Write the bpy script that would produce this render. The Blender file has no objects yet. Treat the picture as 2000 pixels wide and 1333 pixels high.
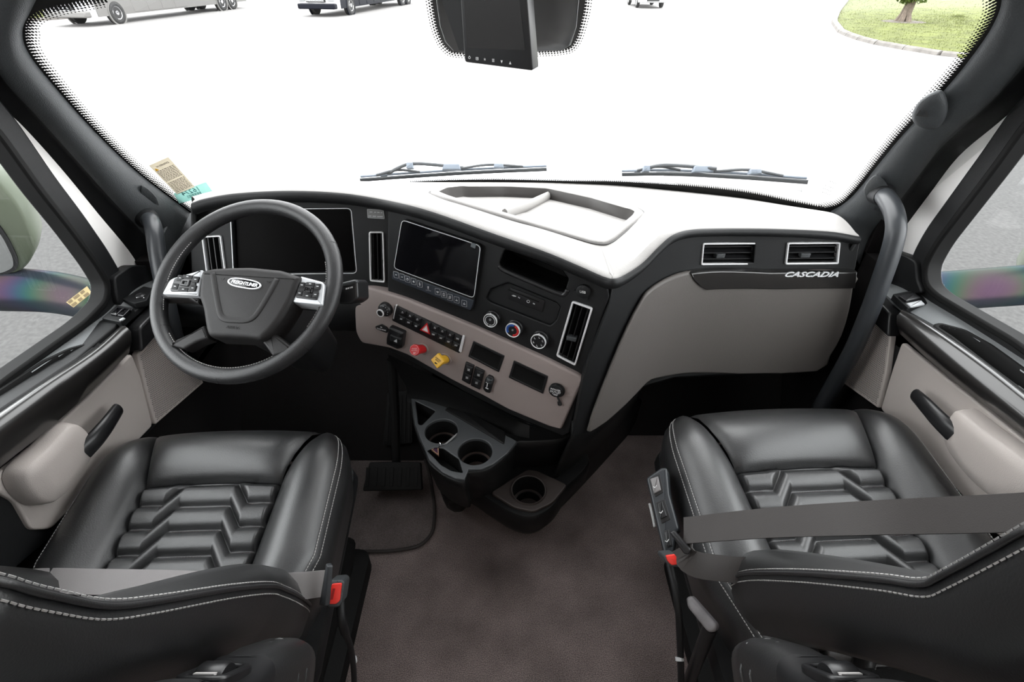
import bpy, bmesh, math, random
from mathutils import Vector, Matrix
from mathutils.bvhtree import BVHTree
random.seed(7)
V = Vector
SC = bpy.context.scene
COL = SC.collection

# ------------------------------------------------------------------ camera
F = 1000.0                                    # focal length in pixels of a 2000 px wide frame
PITCH = math.radians(36.5)
CAM = V((0, 0, 1.46))
FWD = V((0, math.cos(PITCH), -math.sin(PITCH)))
UP = V((0, math.sin(PITCH), math.cos(PITCH)))
RIGHT = V((1, 0, 0))
cam_data = bpy.data.cameras.new('camera')
cam_data.sensor_width = 36.0
cam_data.lens = F * 36.0 / 2000.0
cam_data.clip_start = 0.02
cam_data.clip_end = 400
cam = bpy.data.objects.new('camera', cam_data)
COL.objects.link(cam)
cam.location = CAM
cam.rotation_euler = (math.pi / 2 - PITCH, 0, 0)
SC.camera = cam

# ------------------------------------------------------------------ light and exposure
SC.view_settings.view_transform = 'Standard'
SC.view_settings.look = 'None'
SC.view_settings.gamma = 1.0
SC.view_settings.use_curve_mapping = False
SC.view_settings.exposure = 0.0
world = bpy.data.worlds.new('overcast_sky')
SC.world = world
world.use_nodes = True
bg = world.node_tree.nodes['Background']
bg.inputs[0].default_value = (0.98, 0.99, 1.0, 1)
bg.inputs[1].default_value = 7.5

def area_light(name, loc, rot, sx, sy, power, color):
    d = bpy.data.lights.new(name, 'AREA')
    d.shape = 'RECTANGLE'; d.size = sx; d.size_y = sy
    d.energy = power; d.color = color
    o = bpy.data.objects.new(name, d)
    COL.objects.link(o); o.location = loc; o.rotation_euler = rot
    return o
# the coach's own ceiling lamps and its big side windows, all behind the photographer
area_light('coach_ceiling_light', (0, -1.6, 2.15), (0, 0, 0), 1.2, 1.8, 8, (1.0, 0.9, 0.82))
area_light('coach_window_light', (0, -3.6, 1.35), (math.radians(90), 0, 0), 2.2, 1.2, 9, (1.0, 0.95, 0.9))

# unseen fill light, added above the seats to lift the dark upward faces
area_light('cab_overhead_fill', (0, .25, 2.12), (0, 0, 0), 1.7, .9, 4, (0.96, 0.98, 1.0))

# ------------------------------------------------------------------ pixel -> real plane helpers
def ray(px, py):
    return RIGHT * ((px - 1000.0) / F) + FWD - UP * ((py - 666.5) / F)
def PX(px, py, x):
    d = ray(px, py); return CAM + d * ((x - CAM.x) / d.x)
def PY(px, py, y):
    d = ray(px, py); return CAM + d * ((y - CAM.y) / d.y)
def PZ(px, py, z):
    d = ray(px, py); return CAM + d * ((z - CAM.z) / d.z)
def PG(px, py, g, lo=0.2, hi=4.0):            # first root of g along the ray
    d = ray(px, py)
    a, b = lo, hi
    ga = g(CAM + d * a)
    n = 80
    step = (hi - lo) / n
    for i in range(n):
        t = lo + step * (i + 1)
        gt = g(CAM + d * t)
        if ga * gt <= 0:
            a, b = t - step, t
            for _ in range(40):
                m = (a + b) / 2
                if g(CAM + d * a) * g(CAM + d * m) <= 0: b = m
                else: a = m
            return CAM + d * a
        ga = gt
    return CAM + d * hi

class Fr:                                      # a flat working frame
    def __init__(s, o, n, up=V((0, 0, 1))):
        s.o = V(o); s.n = V(n).normalized()
        s.u = up.cross(s.n).normalized()
        s.v = s.n.cross(s.u).normalized()
    def p(s, a, b, c=0.0):
        return s.o + s.u * a + s.v * b + s.n * c
    def px(s, x, y, off=0.0):
        d = ray(x, y); o = s.o + s.n * off
        t = (o - CAM).dot(s.n) / d.dot(s.n)
        q = CAM + d * t - o
        return (q.dot(s.u), q.dot(s.v))
    def pxs(s, pts, off=0.0):
        return [s.px(x, y, off) for x, y in pts]
    def moved(s, a, b, c=0.0, rot=0.0):
        f = Fr.__new__(Fr)
        f.o = s.p(a, b, c); f.n = s.n.copy()
        cr, sr = math.cos(rot), math.sin(rot)
        f.u = s.u * cr + s.v * sr; f.v = s.v * cr - s.u * sr
        return f

# ------------------------------------------------------------------ 2D helpers
def area2(p):
    return sum(p[i][0] * p[(i + 1) % len(p)][1] - p[(i + 1) % len(p)][0] * p[i][1] for i in range(len(p))) / 2
def rpoly(pts, r, seg=4):
    out = []; n = len(pts)
    for i in range(n):
        p0 = V((pts[i - 1][0], pts[i - 1][1])); p1 = V((pts[i][0], pts[i][1])); p2 = V((pts[(i + 1) % n][0], pts[(i + 1) % n][1]))
        rr = r[i] if isinstance(r, (list, tuple)) else r
        d0 = p0 - p1; d2 = p2 - p1
        k = min(rr, d0.length * .45, d2.length * .45)
        if k < 1e-5: out.append((p1.x, p1.y)); continue
        a = p1 + d0.normalized() * k; b = p1 + d2.normalized() * k
        for j in range(seg + 1):
            t = j / seg
            q = a * (1 - t) ** 2 + p1 * 2 * t * (1 - t) + b * t * t
            out.append((q.x, q.y))
    return out
def inset(pts, d):
    n = len(pts); s = 1 if area2(pts) > 0 else -1
    out = []
    for i in range(n):
        p0 = V(pts[i - 1][:2]); p1 = V(pts[i][:2]); p2 = V(pts[(i + 1) % n][:2])
        e0 = (p1 - p0); e1 = (p2 - p1)
        if e0.length < 1e-9: e0 = e1
        if e1.length < 1e-9: e1 = e0
        e0.normalize(); e1.normalize()
        n0 = V((-e0.y, e0.x)) * s; n1 = V((-e1.y, e1.x)) * s
        m = n0 + n1
        if m.length < 1e-6: m = n0
        m.normalize()
        c = max(0.4, m.dot(n0))
        q = p1 + m * (d / c)
        out.append((q.x, q.y))
    return out
def circle(cx, cy, r, n=24, ry=None):
    return [(cx + r * math.cos(2 * math.pi * i / n), cy + (ry or r) * math.sin(2 * math.pi * i / n)) for i in range(n)]
def spline(pts, n, closed=False):
    """Catmull-Rom through tuples / Vectors, n samples per span"""
    P = [V(p) for p in pts]; m = len(P); out = []
    last = m if closed else m - 1
    for i in range(last):
        p1 = P[i]; p2 = P[(i + 1) % m]
        p0 = P[i - 1] if (i > 0 or closed) else p1 * 2 - p2
        p3 = P[(i + 2) % m] if (i + 2 < m or closed) else p2 * 2 - p1
        for j in range(n):
            t = j / n
            out.append(0.5 * ((2 * p1) + (p2 - p0) * t + (2 * p0 - 5 * p1 + 4 * p2 - p3) * t * t + (3 * p1 - p0 - 3 * p2 + p3) * t ** 3))
    if not closed: out.append(P[-1].copy())
    return out

def in_poly(x, y, poly):
    c = False
    for i in range(len(poly)):
        a, b = poly[i - 1], poly[i]
        if (a[1] > y) != (b[1] > y) and x < (b[0] - a[0]) * (y - a[1]) / (b[1] - a[1]) + a[0]: c = not c
    return c
# ------------------------------------------------------------------ materials
MATS = {}
def mat(name, col, rough=.5, metal=0., spec=.5, bump=0., bscale=400., coat=0., coat_r=.3, var=0., vscale=6., detail=2., film=0., emit=0.):
    if name in MATS: return MATS[name]
    m = bpy.data.materials.new(name); m.use_nodes = True
    nt = m.node_tree; b = nt.nodes['Principled BSDF']
    b.inputs['Base Color'].default_value = (*col, 1)
    b.inputs['Roughness'].default_value = rough
    b.inputs['Metallic'].default_value = metal
    b.inputs['Specular IOR Level'].default_value = spec
    b.inputs['Coat Weight'].default_value = coat; b.inputs['Coat Roughness'].default_value = coat_r if coat else .03
    if film:
        b.inputs['Thin Film Thickness'].default_value = film
        b.inputs['Thin Film IOR'].default_value = 1.45
    if emit:
        b.inputs['Emission Color'].default_value = (*col, 1); b.inputs['Emission Strength'].default_value = emit
    if bump or var:
        tc = nt.nodes.new('ShaderNodeTexCoord')
    if var:
        nz = nt.nodes.new('ShaderNodeTexNoise'); nz.inputs['Scale'].default_value = vscale; nz.inputs['Detail'].default_value = 5
        nt.links.new(tc.outputs['Object'], nz.inputs['Vector'])
        mr = nt.nodes.new('ShaderNodeMapRange'); mr.inputs['From Min'].default_value = .3; mr.inputs['From Max'].default_value = .7
        mr.inputs['To Min'].default_value = 1 - var; mr.inputs['To Max'].default_value = 1 + var
        nt.links.new(nz.outputs['Fac'], mr.inputs['Value'])
        mx = nt.nodes.new('ShaderNodeMix'); mx.data_type = 'RGBA'; mx.blend_type = 'MULTIPLY'
        mx.inputs['Factor'].default_value = 1
        mx.inputs['A'].default_value = (*col, 1)
        nt.links.new(mr.outputs['Result'], mx.inputs['B'])
        nt.links.new(mx.outputs['Result'], b.inputs['Base Color'])
    if bump:
        nz2 = nt.nodes.new('ShaderNodeTexNoise'); nz2.inputs['Scale'].default_value = bscale; nz2.inputs['Detail'].default_value = detail
        nt.links.new(tc.outputs['Object'], nz2.inputs['Vector'])
        bp = nt.nodes.new('ShaderNodeBump'); bp.inputs['Strength'].default_value = bump; bp.inputs['Distance'].default_value = .002
        nt.links.new(nz2.outputs['Fac'], bp.inputs['Height']); nt.links.new(bp.outputs['Normal'], b.inputs['Normal'])
    MATS[name] = m; return m

def glass_mat(name, tint, refl=.06, rough=0.0):
    if name in MATS: return MATS[name]
    m = bpy.data.materials.new(name); m.use_nodes = True; nt = m.node_tree
    nt.nodes.remove(nt.nodes['Principled BSDF'])
    out = nt.nodes['Material Output']
    tr = nt.nodes.new('ShaderNodeBsdfTransparent'); tr.inputs[0].default_value = (*tint, 1)
    gl = nt.nodes.new('ShaderNodeBsdfGlossy'); gl.inputs['Roughness'].default_value = rough
    fc = nt.nodes.new('ShaderNodeLayerWeight'); fc.inputs['Blend'].default_value = .5
    pw_ = nt.nodes.new('ShaderNodeMath'); pw_.operation = 'POWER'; pw_.inputs[1].default_value = 4.0; nt.links.new(fc.outputs['Facing'], pw_.inputs[0])
    lw = nt.nodes.new('ShaderNodeMath'); lw.operation = 'MULTIPLY_ADD'; lw.inputs[1].default_value = .55; lw.inputs[2].default_value = .025; nt.links.new(pw_.outputs[0], lw.inputs[0])
    mx = nt.nodes.new('ShaderNodeMixShader')
    nt.links.new(lw.outputs[0], mx.inputs[0]); nt.links.new(tr.outputs[0], mx.inputs[1]); nt.links.new(gl.outputs[0], mx.inputs[2])
    nt.links.new(mx.outputs[0], out.inputs[0])
    MATS[name] = m; return m

BLACK = mat('black_moulded_plastic', (.007, .0074, .0081), .52, spec=.35, bump=.25, bscale=900)
BLACKS = mat('satin_black_plastic', (.012, .012, .013), .35)
GLOSS = mat('gloss_black_screen', (.004, .004, .005), .06)
DARK = mat('dark_recess_plastic', (.003, .003, .003), .7, spec=.2)
CHARC = mat('charcoal_grained_trim', (.040, .044, .047), .5, bump=.5, bscale=500)
TAUPE = mat('taupe_grained_vinyl', (.245, .214, .20), .5, bump=.35, bscale=700)
GLOVE = mat('taupe_vinyl_shaded', (.108, .098, .091), .5, bump=.35, bscale=700)  # same taupe, darkened in colour for the weaker light on the glove box
SWVIN = mat('taupe_vinyl_lit', (.30, .25, .238), .5, bump=.35, bscale=700)  # same taupe, brightened in colour for the stronger light on the console
DOORV = mat('taupe_vinyl_bright_lit', (.47, .425, .397), .5, bump=.3, bscale=600)  # same taupe, brightened in colour for the window light on the doors
SHELF = mat('grey_grained_shelf', (.15, .158, .162), .55, bump=.5, bscale=500)
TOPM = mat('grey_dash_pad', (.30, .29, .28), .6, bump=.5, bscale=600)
SILVER = mat('satin_silver', (.78, .78, .79), .35, metal=.2)
BRIGHT = mat('bright_badge_metal', (.85, .86, .88), .3, metal=.3)
CHROME = mat('bright_chrome', (.85, .86, .88), .12, metal=1)
LEATHER = mat('black_leather', (.010, .010, .0108), .44, spec=.7, coat=.55, coat_r=.34, bump=.25, bscale=420, detail=4)
LEATHW = mat('wheel_leather', (.016, .016, .017), .42, spec=.5, bump=.3, bscale=600)
HUBM = mat('warm_dark_hub_plastic', (.0105, .0095, .0096), .55, spec=.35, bump=.25, bscale=900)
THREAD = mat('pale_thread', (.42, .41, .40), .7)
THREADD = mat('dark_red_thread', (.05, .03, .03), .7)
WHITE = mat('white_print', (.75, .75, .75), .6)
GREYP = mat('grey_print', (.46, .47, .48), .6)
WOOD = mat('dark_wood_veneer', (.014, .013, .0125), .28, coat=.4, coat_r=.1)
RED = mat('red_plastic', (.52, .010, .014), .4)
YELLOW = mat('yellow_plastic', (.75, .42, .03), .35)
REDB = mat('red_buckle_plastic', (.75, .035, .025), .35)
BLUEP = mat('blue_print', (.03, .11, .42), .5)
REDP = mat('red_print', (.5, .02, .02), .5)
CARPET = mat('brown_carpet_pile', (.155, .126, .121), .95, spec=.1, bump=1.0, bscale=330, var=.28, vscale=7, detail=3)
MATM = mat('brown_mat_pile', (.10, .084, .081), .95, spec=.1, bump=1., bscale=420, var=.2, vscale=10)
def add_pile(m, scale, lo, hi):
    """short carpet fibres: fine light and dark flecks over the base colour"""
    nt = m.node_tree; b = nt.nodes['Principled BSDF']; src = b.inputs['Base Color'].links[0].from_socket
    tc = nt.nodes.new('ShaderNodeTexCoord'); nz = nt.nodes.new('ShaderNodeTexNoise'); nz.inputs['Scale'].default_value = scale; nz.inputs['Detail'].default_value = 3
    nt.links.new(tc.outputs['Object'], nz.inputs['Vector']); mr = nt.nodes.new('ShaderNodeMapRange'); mr.inputs['From Min'].default_value = .32; mr.inputs['From Max'].default_value = .68
    mr.inputs['To Min'].default_value = lo; mr.inputs['To Max'].default_value = hi; nt.links.new(nz.outputs['Fac'], mr.inputs['Value'])
    mx = nt.nodes.new('ShaderNodeMix'); mx.data_type = 'RGBA'; mx.blend_type = 'MULTIPLY'; mx.inputs['Factor'].default_value = 1
    nt.links.new(src, mx.inputs['A']); nt.links.new(mr.outputs['Result'], mx.inputs['B']); nt.links.new(mx.outputs['Result'], b.inputs['Base Color'])
add_pile(CARPET, 430, .45, 1.6); add_pile(MATM, 520, .55, 1.45)
RUBBER = mat('black_rubber', (.006, .006, .006), .7, spec=.2)
CONS = mat('dark_console_plastic', (.0035, .0035, .0036), .5, spec=.3, bump=.25, bscale=900)
PAINT = mat('pale_painted_metal', (.85, .83, .81), .38)
BELT = mat('grey_belt_webbing', (.036, .031, .029), .6, bump=.2, bscale=900)
HANDLE = mat('dark_grey_handle_paint', (.030, .033, .037), .38)
WGLASS = glass_mat('windscreen_glass', (.88, .885, .88))
SGLASS = glass_mat('tinted_side_glass', (.93, .94, .94))
CEILM = mat('pale_headliner', (.26, .25, .24), .9)
COACHW = mat('cream_coach_wall', (.13, .115, .10), .7)

# ------------------------------------------------------------------ mesh builder
OFF = {}                                       # world position of each object's root
class MB:
    def __init__(s): s.v = []; s.f = []; s.m = []
    def add(s, vs, fs, m=0):
        k = len(s.v); s.v += [V(q) for q in vs]
        for f in fs: s.f.append(tuple(i + k for i in f)); s.m.append(m)
        return s
    def box(s, fr, a0, a1, b0, b1, c0, c1, m=0):
        vs = [fr.p(a, b, c) for c in (c0, c1) for b in (b0, b1) for a in (a0, a1)]
        return s.add(vs, [(0, 2, 3, 1), (4, 5, 7, 6), (0, 1, 5, 4), (2, 6, 7, 3), (0, 4, 6, 2), (1, 3, 7, 5)], m)
    def wbox(s, lo, hi, m=0):
        W = Fr((0, 0, 0), (0, -1, 0))          # u = +x, v = +z, n = -y
        return s.box(W, lo[0], hi[0], lo[2], hi[2], -hi[1], -lo[1], m)
    def prism(s, fr, poly, c0, c1, m=0, taper=0.0):
        if area2(poly) < 0: poly = poly[::-1]
        n = len(poly); top = inset(poly, taper) if taper else poly
        vs = [fr.p(a, b, c0) for a, b in poly] + [fr.p(a, b, c1) for a, b in top]
        fs = [tuple(range(n - 1, -1, -1)), tuple(range(n, 2 * n))] + [(i, (i + 1) % n, n + (i + 1) % n, n + i) for i in range(n)]
        return s.add(vs, fs, m)
    def dome(s, fr, poly, c0, c1, r=.003, m=0, seg=3):
        """prism with a rounded top edge"""
        if area2(poly) < 0: poly = poly[::-1]
        n = len(poly); rings = [[fr.p(a, b, c0) for a, b in poly]]
        for j in range(seg + 1):
            t = math.pi / 2 * j / seg
            q = inset(poly, r * (1 - math.cos(t))) if j else poly
            rings.append([fr.p(a, b, c1 - r + r * math.sin(t)) for a, b in q])
        vs = [p for rr in rings for p in rr]; fs = [tuple(range(n - 1, -1, -1))]
        for k in range(len(rings) - 1):
            fs += [(k * n + i, k * n + (i + 1) % n, (k + 1) * n + (i + 1) % n, (k + 1) * n + i) for i in range(n)]
        fs.append(tuple(range((len(rings) - 1) * n, len(rings) * n)))
        return s.add(vs, fs, m)
    def ring(s, fr, outer, inner, c0, c1, m=0):
        n = len(outer)
        if area2(outer) < 0: outer = outer[::-1]; inner = inner[::-1]
        vs = [fr.p(a, b, c0) for a, b in outer] + [fr.p(a, b, c1) for a, b in outer] + [fr.p(a, b, c1) for a, b in inner] + [fr.p(a, b, c0) for a, b in inner]
        fs = []
        for i in range(n):
            j = (i + 1) % n
            for k in range(3): fs.append((k * n + i, k * n + j, (k + 1) * n + j, (k + 1) * n + i))
            fs.append((3 * n + i, 3 * n + j, j, i))
        return s.add(vs, fs, m)
    def tube(s, path, r, n=10, m=0, closed=False, caps=True, flat=None):
        P = [V(p) for p in path]; k = len(P)
        R = r if isinstance(r, (list, tuple)) else [r] * k
        nrm = None; rings = []
        for i in range(k):
            t = (P[(i + 1) % k] - P[i - 1]) if closed else (P[min(i + 1, k - 1)] - P[max(i - 1, 0)])
            if t.length < 1e-9: t = V((0, 0, 1))
            t.normalize()
            if nrm is None:
                nrm = t.orthogonal().normalized() if flat is None else (V(flat) - t * t.dot(V(flat))).normalized()
            else:
                nrm = (nrm - t * nrm.dot(t)).normalized() if flat is None else (V(flat) - t * t.dot(V(flat))).normalized()
            b = t.cross(nrm)
            ra, rb = R[i] if isinstance(R[i], (list, tuple)) else (R[i], R[i])
            rings.append([P[i] + nrm * (ra * math.cos(2 * math.pi * j / n)) + b * (rb * math.sin(2 * math.pi * j / n)) for j in range(n)])
        vs = [p for rr in rings for p in rr]; fs = []
        for i in range(k if closed else k - 1):
            i2 = (i + 1) % k
            for j in range(n):
                fs.append((i * n + j, i * n + (j + 1) % n, i2 * n + (j + 1) % n, i2 * n + j))
        if caps and not closed:
            fs.append(tuple(range(n - 1, -1, -1))); fs.append(tuple((k - 1) * n + j for j in range(n)))
        return s.add(vs, fs, m)
    def lathe(s, fr, prof, n=28, m=0, cap=True):
        vs = []; fs = []
        for r, h in prof:
            vs += [fr.p(r * math.cos(2 * math.pi * i / n), r * math.sin(2 * math.pi * i / n), h) for i in range(n)]
        for k in range(len(prof) - 1):
            fs += [(k * n + i, k * n + (i + 1) % n, (k + 1) * n + (i + 1) % n, (k + 1) * n + i) for i in range(n)]
        if cap:
            fs.append(tuple(range(n - 1, -1, -1))); fs.append(tuple((len(prof) - 1) * n + i for i in range(n)))
        return s.add(vs, fs, m)
    def loft(s, rows, m=0, closed=False, caps=False):
        k = len(rows[0]); vs = [p for r in rows for p in r]; fs = []
        for i in range(len(rows) - 1):
            for j in range(k if closed else k - 1):
                j2 = (j + 1) % k
                fs.append((i * k + j, i * k + j2, (i + 1) * k + j2, (i + 1) * k + j))
        if caps:
            fs.append(tuple(range(k - 1, -1, -1))); fs.append(tuple((len(rows) - 1) * k + j for j in range(k)))
        return s.add(vs, fs, m)
    def plate(s, fr, outer, holes, c0, c1, bevel=0., m=0):
        cu = bpy.data.curves.new('tmp', 'CURVE'); cu.dimensions = '2D'; cu.fill_mode = 'BOTH'
        h = (c1 - c0) / 2
        cu.extrude = max(h - bevel, 0); cu.bevel_depth = bevel; cu.bevel_resolution = 2; cu.offset = -bevel
        for poly in [outer] + list(holes):
            sp = cu.splines.new('POLY'); sp.points.add(len(poly) - 1); sp.use_cyclic_u = True
            for q, (a, b) in zip(sp.points, poly): q.co = (a, b, 0, 1)
        o = bpy.data.objects.new('tmp', cu)
        me = o.to_mesh()
        s.add([fr.p(q.co.x, q.co.y, q.co.z + (c0 + c1) / 2) for q in me.vertices], [tuple(p.vertices) for p in me.polygons], m)
        o.to_mesh_clear(); bpy.data.objects.remove(o); bpy.data.curves.remove(cu)
        return s
    def text(s, fr, body, size, c=0., a=0., b=0., m=0, ext=.0003, align='CENTER', sx=1., shear=0., bold=0., spacing=1.):
        cu = bpy.data.curves.new('tmp', 'FONT'); cu.body = body; cu.size = size; cu.align_x = align; cu.align_y = 'CENTER'
        cu.extrude = ext; cu.shear = shear; cu.offset = bold; cu.space_character = spacing; cu.resolution_u = 3
        o = bpy.data.objects.new('tmp', cu); me = o.to_mesh()
        s.add([fr.p(a + q.co.x * sx, b + q.co.y, c + q.co.z) for q in me.vertices], [tuple(p.vertices) for p in me.polygons], m)
        o.to_mesh_clear(); bpy.data.objects.remove(o); bpy.data.curves.remove(cu)
        return s
    def build(s, name, mats, parent=None, smooth=35, bevel=0., bseg=2, solid=0., soff=-1, sub=0, label=None, cat=None, group=None, kind=None, weld=False):
        off = OFF.get(parent.name, V((0, 0, 0))) if parent else V((0, 0, 0))
        me = bpy.data.meshes.new(name)
        me.from_pydata([tuple(q - off) for q in s.v], [], s.f)
        if not isinstance(mats, (list, tuple)): mats = [mats]
        for q in mats: me.materials.append(q)
        me.polygons.foreach_set('material_index', s.m)
        bm = bmesh.new(); bm.from_mesh(me)
        if weld: bmesh.ops.remove_doubles(bm, verts=bm.verts, dist=1e-5)
        bmesh.ops.recalc_face_normals(bm, faces=bm.faces)
        bm.to_mesh(me); bm.free()
        me.polygons.foreach_set('use_smooth', [True] * len(me.polygons))
        if smooth < 180: me.set_sharp_from_angle(angle=math.radians(smooth))
        o = bpy.data.objects.new(name, me); COL.objects.link(o)
        if parent: o.parent = parent
        OFF[o.name] = off
        if solid:
            q = o.modifiers.new('solid', 'SOLIDIFY'); q.thickness = solid; q.offset = soff
        if bevel:
            q = o.modifiers.new('bevel', 'BEVEL'); q.width = bevel; q.segments = bseg; q.limit_method = 'ANGLE'; q.angle_limit = math.radians(40)
            q.harden_normals = False
        if sub:
            q = o.modifiers.new('sub', 'SUBSURF'); q.levels = sub; q.render_levels = sub
        tag(o, label, cat, group, kind)
        return o
def tag(o, label=None, cat=None, group=None, kind=None):
    if label: o['label'] = label
    if cat: o['category'] = cat
    if group: o['group'] = group
    if kind: o['kind'] = kind
    return o
def thing(name, loc, label=None, cat=None, group=None, kind=None):
    o = bpy.data.objects.new(name, None); COL.objects.link(o); o.location = loc; o.empty_display_size = .1
    OFF[o.name] = V(loc)
    return tag(o, label, cat, group, kind)

WX = Fr((0, 0, 0), (0, -1, 0))                 # upright facing the rear: u=+x v=+z n=-y
FL = Fr((0, 0, 0), (0, 0, 1), up=V((0, 1, 0))) # floor frame: u, v in plan
FL.u = V((1, 0, 0)); FL.v = V((0, 1, 0))
def side_frame(x, sgn):                        # plane of a side wall, n towards the cab middle
    f = Fr((x, 0, 0), (-sgn, 0, 0)); return f

# ================================================================== THE CAB SHELL
XL, XR = -1.04, 1.09                           # inner faces of the cab sides
def ws_g(p):                                   # windscreen: raked and curved in plan
    return p.y - (1.74 - .32 * p.x * p.x - .63 * (p.z - .89))
def WS(px, py, off=0.):                        # off pulls the point towards the cabin
    return PG(px, py, lambda p: ws_g(p) + off)
def WSxz(x, z, off=0.):
    return V((x, 1.74 - .32 * x * x - .63 * (z - .89) - off, z))

MB().wbox((-1.3, -4.0, -.06), (1.3, 2.0, 0)).build('floor', CARPET, kind='structure')
# coach behind the photographer: roof, rear wall, side walls
MB().wbox((-1.25, -4.0, 2.2), (1.25, .55, 2.26)).build('ceiling', CEILM, kind='structure')
MB().wbox((-1.3, -4.06, 0), (1.3, -4.0, 2.2)).build('wall_back', COACHW, kind='structure')
roof = MB()
roof.loft([[V((x, .5, 2.2)) for x in (-1.2, -.6, 0, .6, 1.2)], [V((x, .85, 2.12)) for x in (-1.2, -.6, 0, .6, 1.2)],
           [V((x, .95, 1.98)) for x in (-1.2, -.6, 0, .6, 1.2)],
           [V((x, WSxz(x, 1.79).y - .02, 1.775 - .02 * x * x)) for x in (-1.2, -.6, 0, .6, 1.2)],
           [V((x, WSxz(x, 1.79).y + .05, 1.765 - .02 * x * x)) for x in (-1.2, -.6, 0, .6, 1.2)]])
roof.build('wall_front', CEILM, kind='structure', solid=.03)

# side window outlines in pixels -> (y, z); the part outside the picture is carried on by hand
def side_win(pxs, x, extra):
    pts = []
    for a, b in pxs:
        p = PX(a, b, x); pts.append((p.y, p.z))
    return pts + extra
WIN_L = side_win([(-20, 262), (60, 372), (120, 446), (172, 516), (196, 556), (192, 588), (152, 630), (0, 737)], XL, [(.1, .80), (-.05, .86), (-.06, 1.55), (.0, 1.62), (.75, 1.62), (.98, 1.45)])
WIN_R = side_win([(2030, 232), (1962, 325), (1900, 405), (1845, 476), (1821, 520), (1822, 556), (1845, 578), (2000, 668)], XR, [(.1, .80), (-.05, .86), (-.06, 1.55), (.0, 1.62), (.75, 1.62), (.98, 1.45)])
def side_wall(name, x, sgn, win):
    fr = side_frame(x, sgn)
    k = 1 if sgn < 0 else -1                   # frame u = +y on the left, -y on the right
    to = lambda pts: [(k * y, z) for y, z in pts]
    outer = to([(-4.0, 0), (1.9, 0), (1.62, .75), (1.44, .95), (1.16, 1.45), (.9, 2.0), (.55, 2.22), (-4.0, 2.22)])
    hole = inset(rpoly(to(win), .02), -.035)
    MB().plate(fr, outer, [hole], -.05, 0, .003).build(name, PAINT, kind='structure')
    return fr, to
FRL, toL = side_wall('wall_left', XL, -1, WIN_L)
FRR, toR = side_wall('wall_right', XR, 1, WIN_R)

# ---- windscreen
wsb = MB()
rows = []
for j in range(7):
    z = .84 + (1.80 - .84) * j / 6
    rows.append([WSxz(-1.12 + 2.28 * i / 24, z) for i in range(25)])
wsb.loft(rows)
ws_o = wsb.build('window_1', WGLASS, kind='structure', smooth=180)

# black ceramic border with its rows of dots
def frit(edge, width, rows_n, pitch, parent, inward):
    """edge: 3D points along the visible edge of the glass, inward: function point-> direction on the glass"""
    pass
def resample(P, step):
    out = [P[0]]; acc = 0
    for i in range(len(P) - 1):
        a, b = P[i], P[i + 1]; L = (b - a).length; d = step - acc
        while d < L:
            out.append(a.lerp(b, d / L)); d += step
        acc = (acc + L) % step if L + acc >= step else acc + L
    return out
def onglass(p, off=.004):
    return V((p.x, 1.74 - .32 * p.x * p.x - .63 * (p.z - .89) - off, p.z))
def frit_band(pxs, w_solid, inward_px, name_band, dots_rows=5, pitch=.0066, extra=.05, widths=None):
    """pxs: edge of the glass in pixels; inward_px: (dx, dy) per point towards the clear glass"""
    E = [WS(a, b) for a, b in pxs]
    I = [(WS(a + i[0], b + i[1]) - WS(a, b)).normalized() for (a, b), i in zip(pxs, inward_px)]
    if widths: I = [i * w for i, w in zip(I, widths)]; w_solid = 1.
    E3 = spline(E, 6); I3 = spline(I, 6); N3 = [i.normalized() if i.length > 1e-6 else V((0, 0, 1)) for i in I3]
    m = MB(); m.loft([[onglass(e - i * extra) for e, i in zip(E3, N3)], [onglass(e) for e, i in zip(E3, I3)], [onglass(e + i * w_solid) for e, i in zip(E3, I3)]])
    band = m.build(name_band, mat('black_ceramic_frit', (.004, .004, .004), .5), ws_o, smooth=180)
    d = MB()
    for r in range(dots_rows):
        L = resample([e + i * w_solid + n_ * (pitch * .80 * r) for e, i, n_ in zip(E3, I3, N3)], pitch)
        rad = pitch * .56 * (1 - (r + .3) / (dots_rows + .8)) + .0004
        for q, c in enumerate(L):
            if r % 2:
                if q + 1 >= len(L): continue
                c = c.lerp(L[q + 1], .5)
            k = len(d.v)
            for a in range(6):
                d.v.append(onglass(c) + V((1, -.64 * c.x, 0)).normalized() * (rad * math.cos(a * math.pi / 3)) + V((0, -.63, 1)).normalized() * (rad * math.sin(a * math.pi / 3)))
            d.f.append(tuple(range(k, k + 6))); d.m.append(0)
    d.build('frit_dots', MATS['black_ceramic_frit'], ws_o, kind='stuff', smooth=180)
c0L = [(372, 416), (330, 385), (260, 330), (180, 252), (102, 164), (56, 104), (44, 62), (58, 26), (110, 4), (210, -14)]
inL = [(10, -8), (8, -8), (8, -8), (8, -8), (9, -7), (10, -4), (10, 2), (7, 9), (2, 10), (1, 10)]
frit_band(c0L, .006, inL, 'frit_band')
c0R = [(1600, 411), (1640, 402), (1672, 376), (1720, 316), (1765, 262), (1843, 178), (1900, 108), (1942, 44), (1955, 4), (1952, -30)]
inR = [(-1, -10), (-6, -9), (-8, -7), (-8, -7), (-8, -7), (-8, -6), (-8, -6), (-10, -4), (-10, 0), (-10, 2)]
frit_band(c0R, .008, inR, 'frit_band')
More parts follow.
